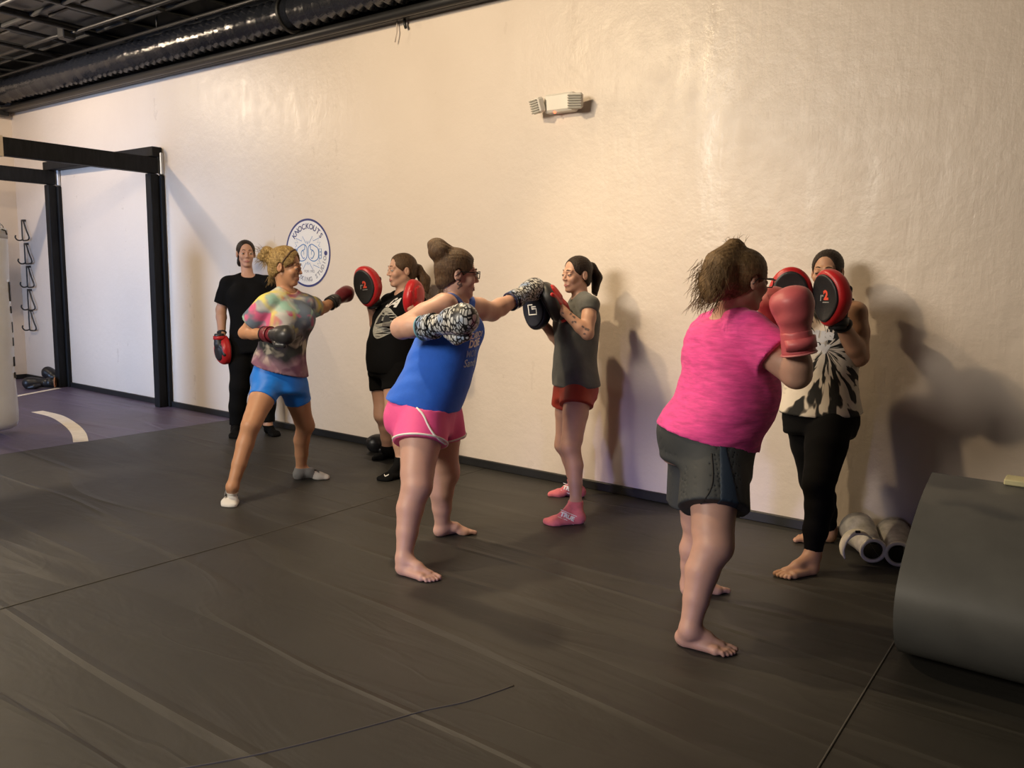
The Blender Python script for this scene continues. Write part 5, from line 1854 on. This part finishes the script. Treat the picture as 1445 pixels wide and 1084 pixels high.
sdf('hair', ops, HR_DARK, b, step=0.005, cuts=[h.plane((0, 0.018, -0.005), (0, 0.62, -0.78))], disp=strands(0.0015, h))
S_, E_, W_ = P7.arms['L'][:3]
wt = unit(W_ - E_); wc = W_ - wt * 0.012; sd_ = unit(np.cross(wt, TH))
MB().tube([wc + 0.036 * (math.cos(t) * sd_ + math.sin(t) * np.cross(wt, sd_)) for t in np.linspace(0, 2 * math.pi, 25)[:-1]], 0.011, 8, closed=True).build('wristband', mat('black_wristband', (0.012,) * 3, .6), b)
trb = bvh_of(b)
S_, E_, W_ = P7.arms['R'][:3]
ax_ = unit(W_ - E_); U = unit(np.cross(TH, ax_))
pats = [poly2([(rn.uniform(-.07, .09) + rn.uniform(.008, .018) * math.cos(t_), cy_ + rn.uniform(.006, .012) * math.sin(t_)) if False else (cx_ + rn.uniform(.008, .018) * math.cos(t_), cy_ + rn.uniform(.006, .012) * math.sin(t_)) for t_ in np.linspace(0, 2 * math.pi, 9)[:-1]])
        for cx_, cy_ in [(rn.uniform(-.08, .08), rn.uniform(-.026, .026)) for _ in range(8)]]
conform('tattoo', pats, mat('tattoo_ink', (0.16, 0.11, 0.10), .5), b, trb, lerp(E_, W_, .55), ax_, U if np.cross(ax_, U) @ TH > 0 else -U, lift=.0008, back=.2)
mitt('red focus mitt with black face partly covering the face of the woman in leggings', at(1173, 420, 3.84), frame(Z - .10 * RH, -RH * 0.94 + TH * 0.34), M_RED, M_BLK, M_BLKCLOTH, M_BLK, logo_two, 1.06)
mitt('red focus mitt seen above the salmon pink glove', at(1115, 417, 3.94), frame(Z, -RH * 0.35 + TH * 0.9), M_RED, M_BLK, M_BLKCLOTH, M_BLK, logo_two, 1.08)

for nm, p in (('P1', P1), ('P2', P2), ('P3', P3), ('P4', P4), ('P5', P5), ('P6', P6), ('P7', P7)):
    L = lambda a, c: round(float(np.linalg.norm(np.array(a) - np.array(c))), 2)
    print(nm, {s: (L(a[0], a[1]), L(a[1], a[2])) for s, a in p.arms.items()}, {s: (L(g[0], g[1]), L(g[1], g[2]), 'ankz', round(float(g[2][2]), 2), 'fd', np.round(onz(1, 700) * 0 + g[6], 2).tolist()) for s, g in p.legs.items()},
          'torso', L(p.secs[1][0], p.neck), 'neck-head', L(p.neck, p.h.o), 'verts', len(p.o.data.vertices))

# ------------------------------------------------------------------ things on the floor
def on_floor_glove(px, py, zdir, ydir, side, m1, m2, m3, scale, label, h=0.055, group=None):
    p = onz(px, py); p[2] = h * scale
    return glove(None, p, frame(zdir, ydir), side, m1, m2, m3, scale, label=label, group=group)


M_BG = mat('black_glove_leather', (0.014, 0.014, 0.016), 0.4, var=0.2, vscale=20)
M_TAN = mat('tan_orange_lining', (0.50, 0.22, 0.10), 0.6)
on_floor_glove(60, 548, -RH * .9 + TH * .35, Z, 1, M_BG, M_BG, M_TAN, 1.15, 'black glove with tan lining lying on the purple mat next to the bag', group=None)
g2 = on_floor_glove(79, 545, -RH * .75 - TH * .3 + Z * .42, Z + RH * .4, -1, M_BG, M_BG, M_TAN, 1.15, 'black glove with tan lining tipped up nearest the far rack post')
g2.location.z += 0.03
on_floor_glove(549, 634, TH * 0.6 - RH * .6, Z, 1, M_BG, M_BG, M_BLK, 1.15, 'black boxing glove on the floor by the wall behind a black sock')

# white shin guards behind the rolled mat
M_SG = mat('white_worn_vinyl', (0.80, 0.76, 0.66), 0.5, var=0.12, vscale=12, bump=0.2, bscale=30)
M_SGI = mat('black_lining', (0.014, 0.013, 0.012), 0.8)
M_SGG = mat('grey_shell', (0.52, 0.50, 0.47), 0.5, var=0.3, vscale=20, bump=0.3, bscale=16)


def shin_guard(px, py, d, axis_dir, label, strap=True):
    o = at(px, py, d)
    root = empty('shin_guard', (o[0], o[1], 0.0)); base = np.array([o[0], o[1], 0.0])
    tag(root, label, 'shin guard', 'white shin guards')
    a = unit(axis_dir); s = unit(np.cross(a, Z)); u = np.cross(s, a)
    prof_o = [(0.052, 0.0), (0.056, 0.06), (0.066, 0.14), (0.080, 0.22), (0.086, 0.28)]
    n = 32
    V, F = [], []
    for (r, t) in prof_o:
        for k in range(n + 1):
            th = -0.5 + (2 * math.pi - 0.6) * k / n + 0.3
            V.append(o - base + a * t + r * (math.cos(th) * s + math.sin(th) * u))
    for i in range(len(prof_o) - 1):
        for k in range(n):
            q = i * (n + 1) + k
            F.append((q, q + 1, q + n + 2, q + n + 1))
    sh_ = link('shell', pymesh('shell', V, F, True), M_SGG, root)
    md = sh_.modifiers.new('thick', 'SOLIDIFY'); md.thickness = 0.010; md.offset = 0
    V2 = [np.array(v) * 1.0 for v in V]
    ln = link('lining', pymesh('lining', [o - base + (np.array(v) - (o - base) - a * ((np.array(v) - (o - base)) @ a)) * 0.90 + a * ((np.array(v) - (o - base)) @ a) for v in V2], F, True), M_SGI, root)
    MB().tube([o - base + 0.056 * (math.cos(t) * s + math.sin(t) * u) for t in np.linspace(0, 2 * math.pi, 41)[:-1]], 0.010, 8, closed=True).build('cuff', M_SG, root)
    if strap:
        P = catmull([o - base + v for v in ((-0.02 * RH + 0.075 * Z), (-0.06 * RH + 0.10 * Z + .02 * TH), (-0.115 * RH + 0.105 * Z + .03 * TH), (-0.155 * RH + 0.075 * Z + .03 * TH), (-0.168 * RH + 0.02 * Z + .02 * TH), (-0.155 * RH - 0.03 * Z + .01 * TH))], 26)
        V, F = [], []
        for i, p in enumerate(P):
            w = unit(a * 0.8 + TH * -0.4) * 0.034
            V += [p - w, p + w]
        F = [(2 * i, 2 * i + 1, 2 * i + 3, 2 * i + 2) for i in range(len(P) - 1)]
        so_ = link('strap', pymesh('strap', V, F, True), M_SG, root)
        md = so_.modifiers.new('thick', 'SOLIDIFY'); md.thickness = 0.006
        MB().box((-0.012, -0.004, -0.006), (0.012, 0.004, 0.006), 0.002, axes=(RH, TH, Z), org=P[9] + TH * 0.02 + Z * .004).build('tag', M_SGI, so_)
    return root


shin_guard(1232, 777, 4.03, -TH + 0.12 * RH + .10 * Z, 'white shin guard with curled strap on the floor beside the barefoot woman')
shin_guard(1268, 782, 4.00, -TH + 0.35 * RH + .06 * Z, 'white shin guard half hidden behind the rolled mat', False)

# ------------------------------------------------------------------ light
def lamp(name, loc, power, color, size, target=None, kind='AREA', shape='DISK', size_y=None, spread=None):
    ld = bpy.data.lights.new(name, kind)
    ld.energy = power; ld.color = color
    if kind == 'AREA':
        ld.shape = shape; ld.size = size
        if size_y: ld.size_y = size_y
        if spread: ld.spread = math.radians(spread)
    else:
        ld.shadow_soft_size = size
    o = bpy.data.objects.new(name, ld); COL.objects.link(o)
    o.location = loc
    if target is not None:
        o.rotation_euler = (Vector(target) - Vector(loc)).to_track_quat('-Z', 'Y').to_euler()
    return o


WARM = (1.0, 0.76, 0.46)
lamp('ceiling_lamp', (-3.85, -2.9, 3.5), 200, WARM, 0.07, kind='POINT')
track = lamp('track_spot', (-3.5, -1.27, 3.55), 250, WARM, 0.06, target=(-1.75, -0.75, 0.0), kind='SPOT')
track.data.spot_size = math.radians(74); track.data.spot_blend = 1.0
lamp('ceiling_lamp', (-9.0, -2.0, 3.5), 150, (1.0, 0.80, 0.58), 0.05, kind='POINT')
lamp('room_bounce_fill', (-3.9, -7.2, 3.3), 104, (1.0, 0.89, 0.74), 2.4, target=(-3.0, 0, 1.2), shape='RECTANGLE', size_y=1.4, spread=95)  # added broad soft fill, stands in for bounce from the room behind
lamp('window_daylight', (-8.5, -9.3, 1.7), 46, (0.46, 0.64, 1.0), 1.6, target=(-8.4, 0, 1.2), shape='RECTANGLE', size_y=2.0, spread=42)
lamp('door_daylight', (-1.3, -9.3, 0.7), 2.4, (0.52, 0.50, 1.0), 0.5, target=(-1.9, -1.6, -0.10), shape='RECTANGLE', size_y=0.5, spread=17)
wd = bpy.data.worlds.new('world'); SC.world = wd
wd.use_nodes = True
wd.node_tree.nodes['Background'].inputs[0].default_value = (0.75, 0.70, 0.66, 1)
wd.node_tree.nodes['Background'].inputs[1].default_value = 0.025
vs = SC.view_settings
vs.view_transform = 'Standard'; vs.look = 'None'; vs.gamma = 1.0; vs.exposure = 0.08
vs.use_curve_mapping = False
